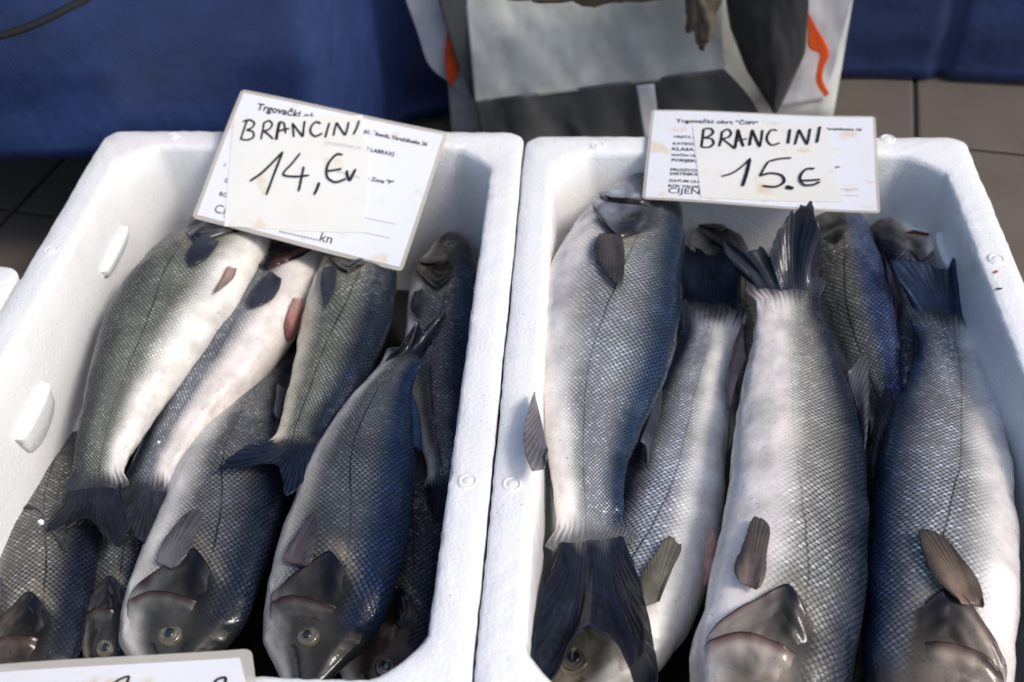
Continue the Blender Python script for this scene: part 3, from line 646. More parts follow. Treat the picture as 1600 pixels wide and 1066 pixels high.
class Card:
    def __init__(c, px, ts, label, margin=.0036, paper=PAPER):
        K = [CAM+ray(*p)*t for p, t in zip(px, ts)]; c.O = K[0]; c.ex = K[1]-K[0]; c.w = np.linalg.norm(c.ex); c.ex /= c.w
        e = K[3]-K[0]; c.n = np.cross(e, c.ex); c.n /= np.linalg.norm(c.n)
        if c.n@(CAM-c.O) < 0: c.n = -c.n
        c.ey = np.cross(c.ex, c.n); c.ey = c.ey*np.sign(c.ey@e); c.h = np.linalg.norm(e)
        print('CARD', np.round([c.w, c.h], 3), [np.round(k_, 3) for k_ in K])
        c.root = thing('price_card', K[0], label, 'price card', 'laminated price cards on the fish boxes')
        poly = [c.loc(*p) for p in px]
        c.slab('laminate_sleeve', c.round(poly, .005), -.0003, .0003, LAM)
        cen = np.mean(poly, 0); ins = [p+(cen-p)/np.abs(cen-p)*margin for p in poly]
        c.slab('paper_sheet', c.round(ins, .001), .0002, .0006, paper)
    def round(c, poly, r):
        out = []; n = len(poly)
        for i in range(n):
            p, a, b = np.array(poly[i]), np.array(poly[i-1]), np.array(poly[(i+1) % n]); da = (a-p)/np.linalg.norm(a-p); db = (b-p)/np.linalg.norm(b-p)
            for k in range(5): t = k/4; out.append((1-t)**2*(p+da*r)+2*t*(1-t)*p+t*t*(p+db*r))
        return out
    def loc(c, px, py):
        d = ray(px, py); t = ((c.O-CAM)@c.n)/(d@c.n); q = CAM+d*t-c.O; return np.array([q@c.ex, q@c.ey])
    def pt(c, u, v, h=0): 
        return c.O+c.ex*u+c.ey*v+c.n*(h+c.bend(u, v))
    def bend(c, u, v): return .0016*math.sin(u*23+1)+.0010*math.sin(v*31+u*9)
    def slab(c, name, poly, z0, z1, m_, n=26):
        """thin sheet over a polygon, cut into strips so that it follows the bend of the card"""
        poly = np.array(poly); import bmesh
        bm = bmesh.new(); vs = [bm.verts.new((p[0], p[1], 0)) for p in poly]; bm.faces.new(vs)
        for ax, lo, hi in ((0, poly[:, 0].min(), poly[:, 0].max()), (1, poly[:, 1].min(), poly[:, 1].max())):
            for q in np.linspace(lo, hi, n)[1:-1]:
                nn = (1, 0, 0) if ax == 0 else (0, 1, 0); co = (q, 0, 0) if ax == 0 else (0, q, 0)
                bmesh.ops.bisect_plane(bm, geom=bm.verts[:]+bm.edges[:]+bm.faces[:], plane_co=co, plane_no=nn)
        ex = bmesh.ops.extrude_face_region(bm, geom=bm.faces[:])
        for g in ex['geom']:
            if isinstance(g, bmesh.types.BMVert): g.co.z = 1
        for v in bm.verts: v.co = Vector(c.pt(v.co.x, v.co.y, z1 if v.co.z > .5 else z0))
        bmesh.ops.recalc_face_normals(bm, faces=bm.faces[:])
        me = bpy.data.meshes.new(name); bm.to_mesh(me); bm.free(); me.materials.append(m_)
        return link(bpy.data.objects.new(name, me), c.root)
    def text(c, s, p0, p1, h=.00085, bold=.028, m_=None, name='printed_line', xs=1.0):
        a, b = c.loc(*p0), c.loc(*p1); cu = bpy.data.curves.new('t', 'FONT'); cu.body = s; cu.size = 1; cu.offset = bold; cu.resolution_u = 3
        to = bpy.data.objects.new('t', cu); C.objects.link(to); bpy.context.view_layer.update()
        me = bpy.data.meshes.new_from_object(to.evaluated_get(bpy.context.evaluated_depsgraph_get())); bpy.data.objects.remove(to); bpy.data.curves.remove(cu)
        co = np.zeros(len(me.vertices)*3); me.vertices.foreach_get('co', co); co = co.reshape(-1, 3); x0, x1 = co[:, 0].min(), co[:, 0].max()
        d = b-a; ln = np.linalg.norm(d); d /= ln; k = ln/(x1-x0); up = np.array([d[1], -d[0]])
        out = []
        for v in co: q = a+d*(v[0]-x0)*k+up*v[1]*k*xs; out.append(c.pt(q[0], q[1], h))
        me.vertices.foreach_set('co', np.array(out).ravel()); me.update(); me.name = name; me.materials.clear(); me.materials.append(m_ or INK)
        # a hair of thickness so that the print is a solid
        return link(bpy.data.objects.new(name, me), c.root)
    def strokes(c, S, f, name='handwriting', wd=.0011, h=.0013, dip=0):
        V, F = [], []
        for st in S:
            w0 = wd
            if isinstance(st[0], (int, float)): w0 = wd*st[0]; st = st[1:]
            p = np.array([c.loc(*f(x, y)) for x, y in st]); p = smooth_curve(p, 12+8*len(p)) if len(p) > 2 else resample(p, 12)
            T = np.gradient(p, axis=0); T /= np.linalg.norm(T, axis=1, keepdims=True)+1e-9; N = np.stack([-T[:, 1], T[:, 0]], 1); n = len(p); base_ = len(V)
            for i in range(n):
                e = w0*(.85+.3*abs(nz(i*.3, base_)))*(min(1, .45+i*.3, .45+(n-1-i)*.3))
                for sgn in (-1, 1): q = p[i]+N[i]*e*sgn; V.append(c.pt(q[0], q[1], h+.00012*(len(F) % 7 == 0)))
            for i in range(n-1): a = base_+2*i; F.append((a, a+1, a+3, a+2))
            h += .00004
        return mesh(name, V, F, MARK, c.root, False)
    def line(c, p0, p1, wd=.00025, dash=0):
        a, b = c.loc(*p0), c.loc(*p1); d = b-a; ln = np.linalg.norm(d); d /= ln; nn = np.array([-d[1], d[0]])*wd; V, F = [], []
        n = int(ln/.0009); 
        for i in range(n):
            q0 = a+d*ln*i/n; q1 = a+d*ln*(i+.62)/n; k = len(V)
            V += [c.pt(*(q0-nn), .00085), c.pt(*(q1-nn), .00085), c.pt(*(q1+nn), .00085), c.pt(*(q0+nn), .00085)]; F.append((k, k+1, k+2, k+3))
        mesh('dotted_line', V, F, INK, c.root, False)
kL, kR = .95, .955
cl = Card([(378, 141), (700, 207), (628, 424), (300, 341)], [t*kL for t in (1.1141, 1.0879, 1.0446, 1.0639)], 'laminated price card tilted on the left box, handwritten BRANCINI 14 euro')
fl = lambda x, y: (290+x/3.553, 130+y/3.553)
cl.slab('pasted_paper', [cl.loc(*p) for p in [(367, 188), (470, 185), (567, 181), (568, 216), (577, 240), (574, 300), (566, 363), (470, 361), (351, 355), (352, 340)]], .0008, .0011, PATCH)
T = lambda s, a, b, **k: cl.text(s, fl(*a), fl(*b), **k)
T('Trgovački obrt', (395, 157), (760, 222)); T('jić, Šibenik, Varaždinska 26', (985, 278), (1340, 350), bold=.03); T('US LABRAX)', (978, 372), (1155, 405)); T('A - Zona "P"', (975, 530), (1150, 562))
T('DATUM', (220, 556), (330, 580)); T('ROK', (188, 630), (256, 645)); T('CIJENA', (158, 722), (380, 765), bold=.0); T('.............kn', (520, 828), (806, 888), bold=.004)
T('E', (214, 470), (226, 473), m_=GREYPRINT); T('(DICENTRARCH', (770, 345), (968, 372), m_=GREYPRINT, h=.00125, bold=.004); T('JADRANSKO MORE', (840, 498), (965, 528), m_=GREYPRINT, h=.00125, bold=.004)
cl.line(fl(965, 738), fl(1165, 778)); cl.line(fl(965, 820), fl(1135, 857)); cl.line(fl(690, 680), fl(960, 736), .00012)
cl.strokes([[(347, 222), (330, 270), (312, 325)], [(322, 226), (362, 218), (388, 236), (372, 262), (342, 274)], [(342, 274), (380, 284), (382, 312), (350, 328), (306, 322)],
            [(442, 228), (434, 275), (424, 326)], [(436, 238), (470, 222), (486, 240), (470, 268), (440, 280)], [(440, 280), (465, 298), (492, 324)],
            [1.5, (508, 328), (516, 280), (528, 226)], [(528, 228), (548, 232), (556, 262), (560, 292)], [(508, 286), (545, 272), (582, 264)],
            [(606, 312), (602, 270), (598, 234)], [(598, 234), (625, 270), (656, 310)], [(656, 310), (660, 265), (666, 222)],
            [(756, 234), (728, 226), (704, 250), (698, 280), (720, 304), (764, 288)], [(802, 228), (790, 270), (778, 312)],
            [(824, 300), (832, 262), (842, 226)], [(842, 226), (864, 262), (888, 298)], [(888, 298), (900, 262), (908, 222)], [(966, 214), (952, 255), (934, 292)],
            [1.15, (362, 554), (420, 515), (490, 450), (546, 392)], [1.1, (546, 392), (510, 480), (452, 628)], [(642, 398), (600, 450), (548, 518), (600, 526), (690, 518)], [1.1, (660, 470), (645, 540), (630, 606)],
            [1.3, (744, 556), (734, 585), (716, 622)], [1.1, (876, 404), (850, 400), (812, 430), (786, 480), (792, 530), (830, 552), (892, 534)], [(784, 494), (825, 488), (868, 480)], [1.3, (898, 488), (900, 518), (912, 540), (930, 510), (946, 480)]], fl)
cr_ = Card([(1018, 174), (1368, 182), (1376, 332), (1003, 312)], [t*kR for t in (1.1155, 1.0772, .9762, 1.0098)], 'laminated price card lying flat across the right box, handwritten BRANCINI 15 euro', margin=.0026)
fr = lambda x, y: (990+x/3.8075, 160+y/3.8075)
cr_.slab('pasted_paper', [cr_.loc(*p) for p in [(1082, 202), (1170, 198), (1287, 193), (1296, 210), (1300, 240), (1310, 280), (1318, 314), (1200, 313), (1095, 311), (1088, 255)]], .0008, .0011, PATCH)
T = lambda s, a, b, **k: cr_.text(s, fr(*a), fr(*b), **k)
T('Trgovački obrt "ČIPI"', (250, 138), (740, 144)); T('VRSTA RIBE', (235, 230), (420, 234)); T('KATEGORIJA', (232, 270), (440, 273)); T('KLASA I', (228, 303), (378, 306)); T('NAČIN ULOVA', (226, 335), (440, 340))
T('PORIJEKLO', (224, 366), (420, 370)); T('PROIZVOD', (218, 420), (400, 424)); T('DISTRIBUCIJA', (217, 443), (440, 446)); T('DATUM ULOVA', (212, 482), (450, 488), bold=.028); T('ROK VALJANOSTI', (206, 512), (480, 520), bold=.028); T('CIJENA', (205, 548), (450, 556), bold=.002)
T('jić, Šibenik, Varaždinska 26', (955, 158), (1358, 170), bold=.03); T('),', (1158, 258), (1172, 259)); T('"P"', (1182, 388), (1230, 389))
cr_.line(fr(1232, 508), fr(1345, 511)); cr_.line(fr(1238, 546), fr(1340, 549))
cr_.strokes([[1.3, (415, 180), (410, 230), (402, 286)], [1.3, (410, 182), (455, 176), (472, 196), (450, 220), (415, 232)], [1.3, (415, 232), (462, 236), (474, 262), (450, 284), (400, 286)],
             [1.3, (526, 190), (518, 240), (508, 280)], [1.2, (518, 200), (560, 178), (578, 196), (560, 226), (520, 236)], [1.2, (530, 238), (565, 262), (602, 292)],
             [1.5, (602, 288), (612, 230), (622, 176)], [1.5, (620, 178), (634, 225), (652, 276)], [(600, 250), (640, 238), (676, 230)], [1.4, (688, 270), (696, 225), (706, 176)], [1.4, (706, 178), (725, 225), (750, 276)], [1.2, (750, 276), (760, 225), (766, 176)],
             [1.1, (856, 178), (825, 174), (800, 200), (796, 240), (820, 262), (872, 248)], [1.4, (930, 168), (924, 210), (918, 252)], [1.2, (960, 256), (972, 210), (984, 168)], [1.2, (984, 168), (1006, 210), (1032, 256)], [1.2, (1032, 256), (1042, 210), (1050, 162)], [1.3, (1108, 150), (1100, 195), (1090, 244)],
             [(522, 452), (580, 434), (640, 395), (696, 342)], [1.6, (692, 350), (672, 430), (648, 506)], [1.1, (940, 333), (870, 340), (802, 358)], [(802, 358), (775, 400), (752, 442)], [1.2, (752, 442), (820, 424), (880, 435), (896, 470), (850, 502), (766, 500)],
             [2.2, (918, 494), (924, 516)], [2.2, (936, 500), (938, 518)], [1.2, (1080, 394), (1040, 394), (1000, 424), (992, 462), (1018, 490), (1070, 488), (1110, 470)], [1.1, (994, 464), (1050, 462), (1112, 456)]], fr)
# front card: only its far edge is in view
c3p = [(-60, 1046), (393, 1013), (404, 1100), (-60, 1140)]
def tz(p, z): return (CAMZ-z)/-ray(*p)[2]
c3 = Card(c3p, [tz(c3p[0], .188), tz(c3p[1], .186), tz(c3p[2], .190), tz(c3p[3], .192)], 'laminated price card at the bottom left, lying on the front rim, mostly out of view', margin=.006)
c3.slab('pasted_paper', [c3.loc(*p) for p in [(150, 1064), (205, 1042), (258, 1068), (250, 1096), (150, 1096)]], .0008, .0011, PAPER)
ident = lambda x, y: (x, y)
c3.strokes([[(176, 1075), (188, 1066), (202, 1061), (198, 1075)]], ident, wd=.0009)
c3.strokes([[(332, 1076), (340, 1063), (352, 1060), (350, 1076)]], ident, wd=.0009)
# ------------------------------------------------------------------ the fish
GR = 'sea bass laid in the right box'; GL = 'sea bass laid in the left box'
PK = dict(belly=(.80, .745, .69))
# right box, bottom layer first
f = Fish('R6', [(0, 1402, 328, None, .09), (.12, 1414, 368, 54, .10), (.26, 1424, 420, 58, .10), (.4, 1415, 500, 42, .085), (.6, 1410, 600, 40, .08), (.8, 1402, 690, 26, .075), (1, 1395, 770, 16, .07)], 'L',
         'sea bass with reddish open gills at the back right of the right box', 10, GR, 6, look=dict(head=(1.5, 1.3, 1.05), flank=(.20, .205, .21), red=16))
f.fin('pectoral_fin', [(1384, 425), (1398, 428)], [(1380, 440), (1385, 480), (1398, 508), (1408, 480), (1404, 440), (1400, 430)], (.05, .045, .06), lift=(.002, .008))
f = Fish('R7', [(0, 1098, 322, None, .082), (.11, 1110, 352, 34, .085), (.24, 1128, 405, 46, .085), (.4, 1152, 470, 48, .08), (.55, 1162, 530, 44, .075), (.75, 1162, 620, 30, .07), (1, 1155, 720, 16, .07)], 'R',
         'dark sea bass with one eye showing beside the raised forked tail in the right box', -5, GR, 7, look=dict(flank=(.07, .07, .065), dorsal=(.02, .022, .026), head=(.07, .063, .05), wb=-.75), eye_w=.05)
f = Fish('R5', [(0, 1280, 290, None, .085), (.1, 1296, 335, 40, .10), (.25, 1318, 395, 50, .112), (.4, 1330, 450, 55, .112), (.55, 1345, 510, 56, .108), (.7, 1362, 570, 46, .10), (.85, 1382, 630, 32, .092), (1, 1395, 680, 24, .088)], 'R',
         'dark backed sea bass right of the raised tail, head under the 15 euro card', 34, GR, 5, look=dict(flank=(.11, .11, .10), dorsal=(.03, .045, .10), wb=-.8), gill=False)
f.fin('dorsal_fin', [(1378, 395), (1386, 440), (1392, 500), (1394, 540)], [(1392, 420), (1396, 450), (1402, 500), (1400, 545)], (.04, .045, .07), z=(.115, .118))
f.tail([(1372, 640), (1368, 680), (1378, 720), (1392, 690), (1415, 640), (1425, 585), (1412, 575)], zt=(.11, .11, .11), rag=.05)
f = Fish('RB1', [(0, 1330, 1110, None, .06), (.1, 1335, 1060, 60, .06), (.27, 1345, 980, 85, .06), (.45, 1345, 880, 85, .06), (.65, 1350, 780, 62, .06), (.85, 1355, 690, 34, .06), (1, 1360, 640, 26, .06)], 'L',
         'sea bass deep between the two rightmost fish, only a dark sliver showing', 0, GR, 8, look=dict(flank=(.10, .10, .11)), lo=True)
f = Fish('RB2', [(0, 1000, 470, None, .055), (.15, 990, 540, 60, .055), (.35, 985, 640, 75, .06), (.5, 982, 730, 70, .06), (.7, 985, 830, 50, .06), (.9, 990, 930, 30, .06), (1, 990, 980, 26, .06)], 'R',
         'sea bass lowest in the right box, a scaly wedge between the two left fish', 10, GR, 9, look=dict(flank=(.14, .14, .14)), lo=True)
f = Fish('R2', [(0, 868, 1112, None, .095), (.1, 912, 1052, 66, .105), (.27, 975, 968, 92, .108), (.4, 1015, 880, 96, .108), (.52, 1040, 795, 88, .108), (.65, 1062, 700, 74, .106), (.78, 1082, 615, 58, .104), (.9, 1104, 535, 44, .104), (1, 1115, 470, 41, .108)], 'L',
         'white bellied sea bass partly under the big black tail fin', 0, GR, 2, look=dict(wb=-.30, flank=(.27, .28, .30), head=(.26, .23, .17)), thick=.95)
f.fin('pectoral_fin', [(1006, 948), (1030, 940)], [(1000, 905), (1022, 868), (1050, 838), (1062, 846), (1052, 885), (1036, 925)], (.13, .12, .09), (.13, .12, .085), lift=(.001, .006), nray=24)
f.tail([(1066, 455), (1065, 410), (1070, 382), (1112, 392), (1150, 385), (1158, 425), (1157, 458)], zt=(.115, .115, .115), col=(.010, .016, .034))
f = Fish('R4', [(0, 1440, 1200, None, .11), (.1, 1454, 1115, 106, .125), (.25, 1468, 985, 119, .135), (.4, 1474, 858, 117, .138), (.52, 1476, 775, 110, .136), (.65, 1480, 690, 98, .132), (.78, 1487, 610, 72, .128), (.9, 1484, 540, 52, .128), (1, 1478, 480, 46, .132)], 'L',
         'pale bellied sea bass touching the right wall of the right box, back to the left', 4, GR, 4, look=dict(PK, wb=-.34, dk=.95, red=1.5, head=(.20, .165, .13), flank=(.22, .22, .22), dorsal=(.010, .022, .05)), thick=1.0)
f.fin('pectoral_fin', [(1502, 944), (1536, 950)], [(1462, 905), (1442, 862), (1437, 826), (1468, 834), (1500, 868), (1534, 925)], (.26, .17, .12), (.06, .052, .04), lift=(.001, .007), nray=28)
f.fin('anal_fin', [(1536, 568), (1552, 600), (1584, 655)], [(1560, 552), (1572, 585), (1588, 652)], (.04, .04, .05), z=(.125, .13))
f.fin('dorsal_fin', [(1400, 640), (1376, 700), (1366, 760)], [(1388, 600), (1366, 660), (1358, 740)], (.035, .038, .05), z=(.115, .112), rag=.08)
f.fin('pelvic_fin', [(1577, 950), (1584, 935)], [(1578, 920), (1590, 875), (1592, 905), (1588, 945)], (.36, .10, .08), z=(.125, .125), rag=.02)
f.tail([(1422, 470), (1403, 435), (1394, 405), (1420, 407), (1452, 412), (1480, 420), (1489, 402), (1502, 411), (1515, 440), (1525, 470)], zt=(.15, .148, .15), col=(.012, .028, .065), rag=.02)
f = Fish('R3', [(0, 1160, 1200, None, .11), (.1, 1182, 1115, 112, .13), (.25, 1216, 985, 122, .142), (.4, 1238, 855, 116, .147), (.52, 1245, 765, 107, .146), (.65, 1246, 675, 97, .142), (.78, 1241, 590, 78, .138), (.88, 1237, 520, 60, .138), (.95, 1231, 468, 49, .142), (1, 1225, 436, 49, .148)], 'R',
         'plump sea bass in the middle of the right box, raised forked tail touching the card', 3, GR, 3, look=dict(PK, belly=(.80, .735, .68), red=2, dk=.85, wb=-.12, head=(.26, .22, .18), flank=(.27, .262, .235)), thick=1.05)
f.fin('pectoral_fin', [(1158, 912), (1182, 922)], [(1148, 895), (1162, 848), (1184, 806), (1198, 815), (1199, 860), (1186, 918)], (.22, .16, .14), (.065, .055, .048), lift=(.001, .006), nray=26)
f.fin('dorsal_fin', [(1322, 590), (1342, 650), (1350, 715)], [(1352, 545), (1358, 600), (1354, 690)], (.10, .105, .12), (.06, .06, .07), z=(.125, .130), rag=.08)
f.fin('anal_fin', [(1166, 560), (1150, 600), (1140, 640)], [(1160, 500), (1146, 540), (1136, 600)], (.30, .22, .21), (.10, .09, .10), z=(.125, .12), rag=.08)
f.fin('pelvic_fin', [(1098, 905), (1102, 915)], [(1106, 840), (1113, 825), (1118, 845), (1108, 900)], (.5, .25, .20), (.6, .35, .28), z=(.14, .14), rag=.02)
f.tail([(1160, 432), (1134, 402), (1127, 372), (1150, 384), (1190, 385), (1202, 400), (1207, 380), (1232, 335), (1254, 308), (1268, 314), (1282, 355), (1282, 410)], zt=(.168, .166, .196), col=(.014, .018, .028), rag=.05)
f = Fish('R1', [(0, 1030, 262, None, .128), (.1, 1010, 312, 52, .142), (.2, 985, 368, 84, .152), (.3, 962, 430, 102, .155), (.42, 950, 500, 109, .156), (.55, 938, 580, 103, .154), (.66, 924, 655, 82, .15), (.76, 919, 720, 62, .146), (.87, 920, 785, 54, .142), (.95, 922, 825, 54, .138), (1, 926, 856, 58, .136)], 'R',
         'large sea bass along the left rim of the right box, black tail spread in front', 3, GR, 1, look=dict(PK, wb=-.42, head=(.22, .24, .28), dk=.85, root=(.10, .10, .10), flank=(.24, .25, .25), dorsal=(.012, .025, .05)), thick=1.05)
f.fin('pectoral_fin', [(938, 366), (968, 360)], [(928, 385), (936, 410), (958, 440), (966, 447), (976, 410), (974, 380)], (.075, .055, .065), (.045, .045, .042), lift=(.002, .008), nray=22)
f.fin('anal_fin', [(834, 612), (844, 650), (854, 700)], [(826, 640), (818, 690), (824, 720), (836, 738), (848, 735)], (.10, .10, .12), (.16, .15, .155), z=(.186, .196))
f.fin('dorsal_fin', [(1030, 590), (1018, 640), (1000, 690)], [(1034, 620), (1026, 670), (1010, 732)], (.03, .036, .05), z=(.140, .130))
f.fin('pelvic_fin', [(878, 405), (886, 412)], [(866, 430), (853, 462), (862, 452), (884, 418)], (.62, .32, .28), z=(.165, .167), rag=.02)
f.tail([(866, 880), (846, 930), (832, 990), (825, 1060), (830, 1090), (868, 1055), (888, 1010), (925, 985), (962, 1008), (985, 1048), (1005, 1092), (1022, 1080), (1020, 1000), (1002, 920), (990, 880)], zt=(.160, .160, .158), rag=.02)

# left box, bottom layer first
f = Fish('L10', [(0, 575, 1125, None, .05), (.1, 592, 1050, 66, .055), (.27, 622, 945, 78, .06), (.4, 640, 880, 76, .06), (.55, 652, 805, 66, .06), (.75, 664, 700, 44, .06), (1, 672, 600, 24, .06)], 'R',
         'dark sea bass deep in the lower right corner of the left box', 0, GL, 20, look=dict(flank=(.05, .05, .05), dorsal=(.012, .014, .02), head=(.10, .06, .045), wb=-.9), thick=.8)
f = Fish('L9', [(0, 255, 395, None, .065), (.2, 215, 445, 50, .07), (.4, 170, 520, 56, .07), (.6, 138, 590, 46, .07), (.8, 108, 655, 33, .07), (.92, 88, 705, 30, .07), (1, 74, 742, 31, .072)], 'L',
         'sea bass half hidden along the left wall, only its tail end showing', 0, GL, 19, look=dict(flank=(.25, .25, .23)), gill=False)
f.tail([(45, 735), (12, 770), (-14, 806), (-10, 818), (20, 800), (50, 795), (80, 832), (105, 864), (110, 800), (106, 750)], zt=(.085, .09, .092), col=(.030, .033, .04))
f = Fish('L6', [(0, 158, 1075, None, .045), (.1, 170, 1020, 46, .055), (.27, 190, 930, 58, .06), (.4, 205, 870, 58, .06), (.55, 222, 800, 50, .06), (.75, 245, 710, 34, .06), (1, 262, 620, 20, .06)], 'R',
         'narrow sea bass wedged deep between the two front left fish of the left box', 15, GL, 16, look=dict(flank=(.08, .085, .09), dorsal=(.01, .02, .05), head=(.05, .05, .05), wb=-.7))
f = Fish('L5', [(0, 20, 1140, None, .06), (.1, 36, 1070, 66, .066), (.26, 55, 968, 80, .073), (.4, 72, 870, 84, .074), (.55, 84, 800, 76, .072), (.7, 100, 730, 56, .07), (.85, 118, 670, 36, .066), (1, 130, 620, 26, .06)], 'R',
         'sea bass with its head down at the bottom left corner of the left box', 0, GL, 15, look=dict(flank=(.11, .11, .10), wb=-.80, belly=(.4, .39, .35), head=(.05, .04, .032)), thick=.9)
f.fin('pectoral_fin', [(-20, 960), (-8, 965)], [(-26, 930), (-12, 900), (2, 905), (4, 930), (-2, 958)], (.06, .06, .07), lift=(.001, .006))
f = Fish('L4', [(0, 706, 366, None, .085), (.08, 703, 392, 32, .09), (.2, 694, 440, 50, .093), (.35, 688, 510, 54, .092), (.5, 684, 585, 50, .088), (.7, 688, 665, 38, .084), (.88, 694, 725, 28, .08), (1, 698, 758, 26, .078)], 'R',
         'dark sea bass along the right wall of the left box, head up beside the card', 10, GL, 14, look=dict(flank=(.13, .13, .12), dorsal=(.018, .028, .055), head=(.10, .085, .065), wb=-.62))
f.fin('pectoral_fin', [(650, 455), (660, 452)], [(642, 475), (648, 492), (656, 498), (662, 480), (663, 460)], (.05, .05, .055), lift=(.002, .006))
f.tail([(672, 765), (662, 810), (664, 850), (690, 825), (712, 850), (722, 800), (720, 765)], zt=(.07, .07, .07))
f = Fish('L7', [(0, 252, 1088, None, .075), (.1, 272, 1008, 84, .075), (.26, 308, 905, 98, .083), (.4, 346, 802, 92, .086), (.52, 362, 738, 84, .09), (.65, 384, 676, 64, .088), (.78, 408, 620, 42, .084), (.9, 428, 580, 30, .082), (1, 440, 552, 22, .082)], 'R',
         'sea bass in the left box, head down, pale eye just above the front card', 2, GL, 17, look=dict(flank=(.095, .10, .105), wb=-.50, belly=(.62, .60, .56), head=(.075, .075, .068)), eye_w=.02)
f.fin('pectoral_fin', [(248, 880), (270, 890)], [(250, 858), (276, 818), (304, 796), (314, 800), (306, 838), (278, 884)], (.12, .115, .12), (.075, .07, .08), lift=(.001, .006))
f = Fish('L2', [(0, 488, 330, None, .085), (.1, 470, 368, 46, .095), (.2, 446, 418, 58, .10), (.34, 412, 478, 66, .10), (.48, 372, 540, 66, .10), (.6, 332, 595, 56, .098), (.74, 288, 655, 43, .096), (.88, 248, 722, 36, .094), (1, 228, 772, 36, .094)], 'L',
         'sea bass with a red pelvic fin under the 14 euro card, second from the wall', 0, GL, 12, look=dict(belly=(.72, .66, .60), wb=-.28, head=(.15, .07, .055), flank=(.16, .17, .185)), thick=1.0)
f.fin('pectoral_fin', [(424, 425), (440, 436)], [(400, 446), (386, 470), (390, 481), (415, 476), (438, 446)], (.035, .04, .055), lift=(.002, .006))
f.fin('pelvic_fin', [(458, 466), (470, 466)], [(450, 490), (446, 515), (450, 532), (464, 515), (472, 480)], (.60, .42, .36), (.33, .11, .09), lift=(.002, .006), rag=.02)
f.fin('anal_fin', [(388, 598), (355, 622), (325, 650)], [(392, 606), (366, 632), (344, 655), (318, 668)], (.06, .05, .065), z=(.095, .09))
f.tail([(192, 775), (172, 805), (160, 840), (185, 838), (200, 826), (212, 842), (228, 852), (245, 815), (262, 775)], zt=(.095, .095, .095), col=(.024, .028, .036))
f = Fish('L1', [(0, 412, 290, None, .10), (.1, 382, 330, 48, .112), (.2, 348, 378, 68, .12), (.33, 298, 440, 84, .124), (.46, 254, 508, 84, .122), (.58, 215, 578, 70, .12), (.7, 186, 640, 56, .116), (.84, 164, 700, 44, .112), (.94, 153, 740, 38, .11), (1, 148, 766, 38, .108)], 'L',
         'big sea bass nearest the left wall, its head under the 14 euro card', 3, GL, 11, look=dict(belly=(.74, .71, .64), flank=(.15, .155, .125), wb=-.50, head=(.16, .15, .16), dorsal=(.02, .025, .028)), thick=1.05)
f.fin('pectoral_fin', [(322, 366), (342, 378)], [(304, 378), (292, 400), (298, 414), (316, 408), (338, 386)], (.03, .035, .05), lift=(.002, .007))
f.fin('pelvic_fin', [(356, 416), (368, 420)], [(346, 436), (334, 458), (350, 448), (368, 426)], (.66, .42, .38), (.20, .17, .15), lift=(.002, .006), rag=.02, label='grey pelvic fin with a red spot at its root')
f.fin('anal_fin', [(256, 592), (236, 622), (218, 656)], [(262, 604), (246, 634), (226, 664)], (.10, .06, .06), z=(.108, .10))
f.tail([(112, 760), (88, 795), (70, 832), (105, 820), (138, 812), (160, 835), (190, 860), (198, 805), (190, 770)], zt=(.105, .105, .102), col=(.010, .012, .018))
f = Fish('L3', [(0, 588, 330, None, .095), (.1, 574, 372, 44, .108), (.22, 558, 428, 62, .114), (.36, 545, 490, 70, .116), (.5, 528, 552, 64, .115), (.64, 506, 608, 54, .113), (.78, 484, 650, 42, .112), (.9, 468, 680, 36, .112), (1, 460, 696, 36, .114)], 'R',
         'sea bass in the left box whose blue tail fans out over its neighbour', 8, GL, 13, look=dict(belly=(.62, .56, .42), flank=(.14, .145, .12), wb=-.55, head=(.13, .12, .09), dorsal=(.012, .018, .03)), thick=1.05)
f.fin('pectoral_fin', [(508, 418), (524, 416)], [(502, 436), (503, 462), (510, 479), (520, 462), (526, 432)], (.035, .04, .05), lift=(.002, .006))
f.fin('anal_fin', [(446, 610), (440, 632), (436, 655)], [(436, 600), (430, 625), (430, 650)], (.05, .05, .06), z=(.105, .10))
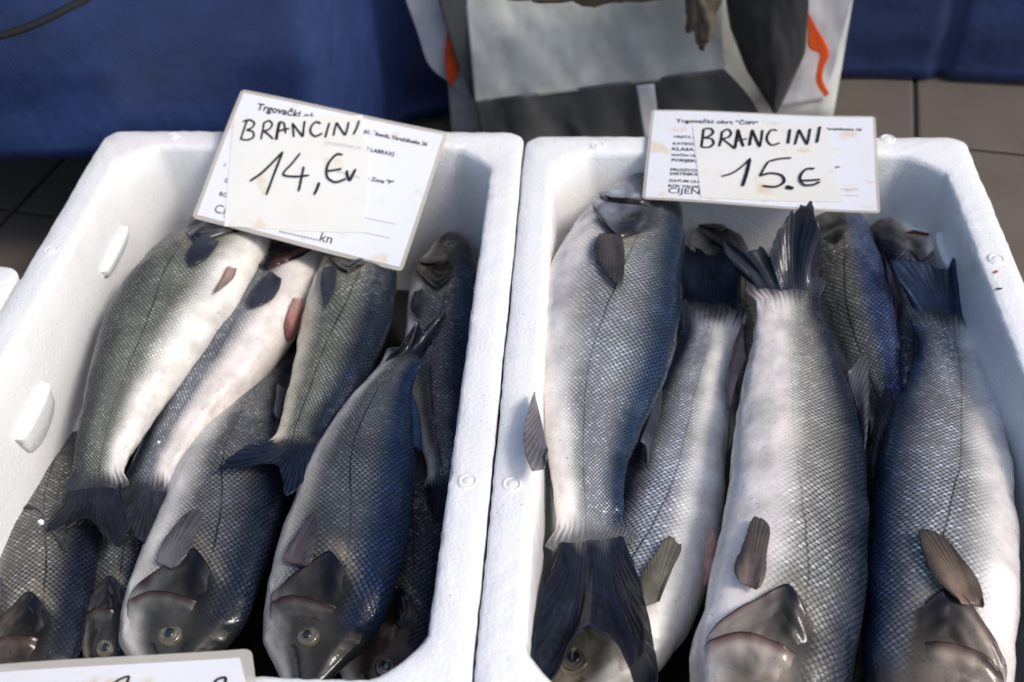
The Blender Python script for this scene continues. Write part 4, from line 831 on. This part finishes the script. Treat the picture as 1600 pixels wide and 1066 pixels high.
f.tail([(428, 688), (395, 692), (365, 706), (341, 734), (375, 729), (405, 726), (432, 729), (440, 748), (447, 778), (475, 752), (495, 718), (499, 695)], zt=(.120, .120, .118), col=(.008, .014, .028), root=None)
f = Fish('L8', [(0, 468, 1098, None, .09), (.1, 490, 1010, 80, .088), (.26, 520, 905, 99, .101), (.4, 547, 805, 95, .106), (.52, 562, 738, 86, .112), (.65, 580, 672, 66, .116), (.78, 600, 620, 45, .122), (.9, 622, 578, 30, .128), (1, 640, 548, 24, .132)], 'R',
         'bluish sea bass in the left box, head down, with a yellow rimmed eye', 6, GL, 18, look=dict(flank=(.07, .078, .085), wb=-.66, belly=(.50, .48, .44), head=(.06, .056, .05), dorsal=(.008, .018, .045)), eye_w=-.02)
f.fin('pectoral_fin', [(444, 878), (470, 884)], [(448, 860), (470, 826), (492, 800), (497, 806), (495, 840), (478, 884)], (.10, .075, .08), (.05, .045, .055), lift=(.001, .007))
f.fin('dorsal_fin', [(640, 612), (644, 650), (645, 700)], [(652, 640), (658, 665), (652, 705)], (.03, .06, .13), z=(.118, .112))
f.tail([(630, 550), (612, 562), (601, 567), (630, 535), (655, 504), (661, 519), (672, 505), (698, 487), (695, 507), (675, 537), (657, 553)], zt=(.145, .142, .145), col=(.012, .015, .024))

# ------------------------------------------------------------------ crumbs
WHITE = simple('crumb_white', (.8, .8, .8), .5, .1, 100); ORNG = simple('crumb_orange', (.65, .16, .05), .5, .1, 100); DRK = simple('crumb_dark', (.05, .045, .04), .6, .1, 100)
def crumb(px, py, z, r, m_, label, nm='foam_crumb', sc_=(1, 1, 1)):
    o = blob(nm, P(px, py, z), (r*sc_[0], r*sc_[1], r*sc_[2]), m_, None, px, .5, 8, 10); tag(o, label, 'crumb')
crumb(64, 816, .118, .0022, WHITE, 'small white foam crumb on the sea bass at the bottom left of the left box')
crumb(1557, 424, .1815, .0016, ORNG, 'tiny orange speck on the right rim of the right box', 'orange_speck', (1, 1, .4))
crumb(1561, 451, .1812, .0022, DRK, 'thin dark sliver on the right rim of the right box', 'dark_sliver', (1.3, .3, .3))
crumb(248, 691, .158, .0013, WHITE, 'tiny white crumb on the second sea bass from the left wall')
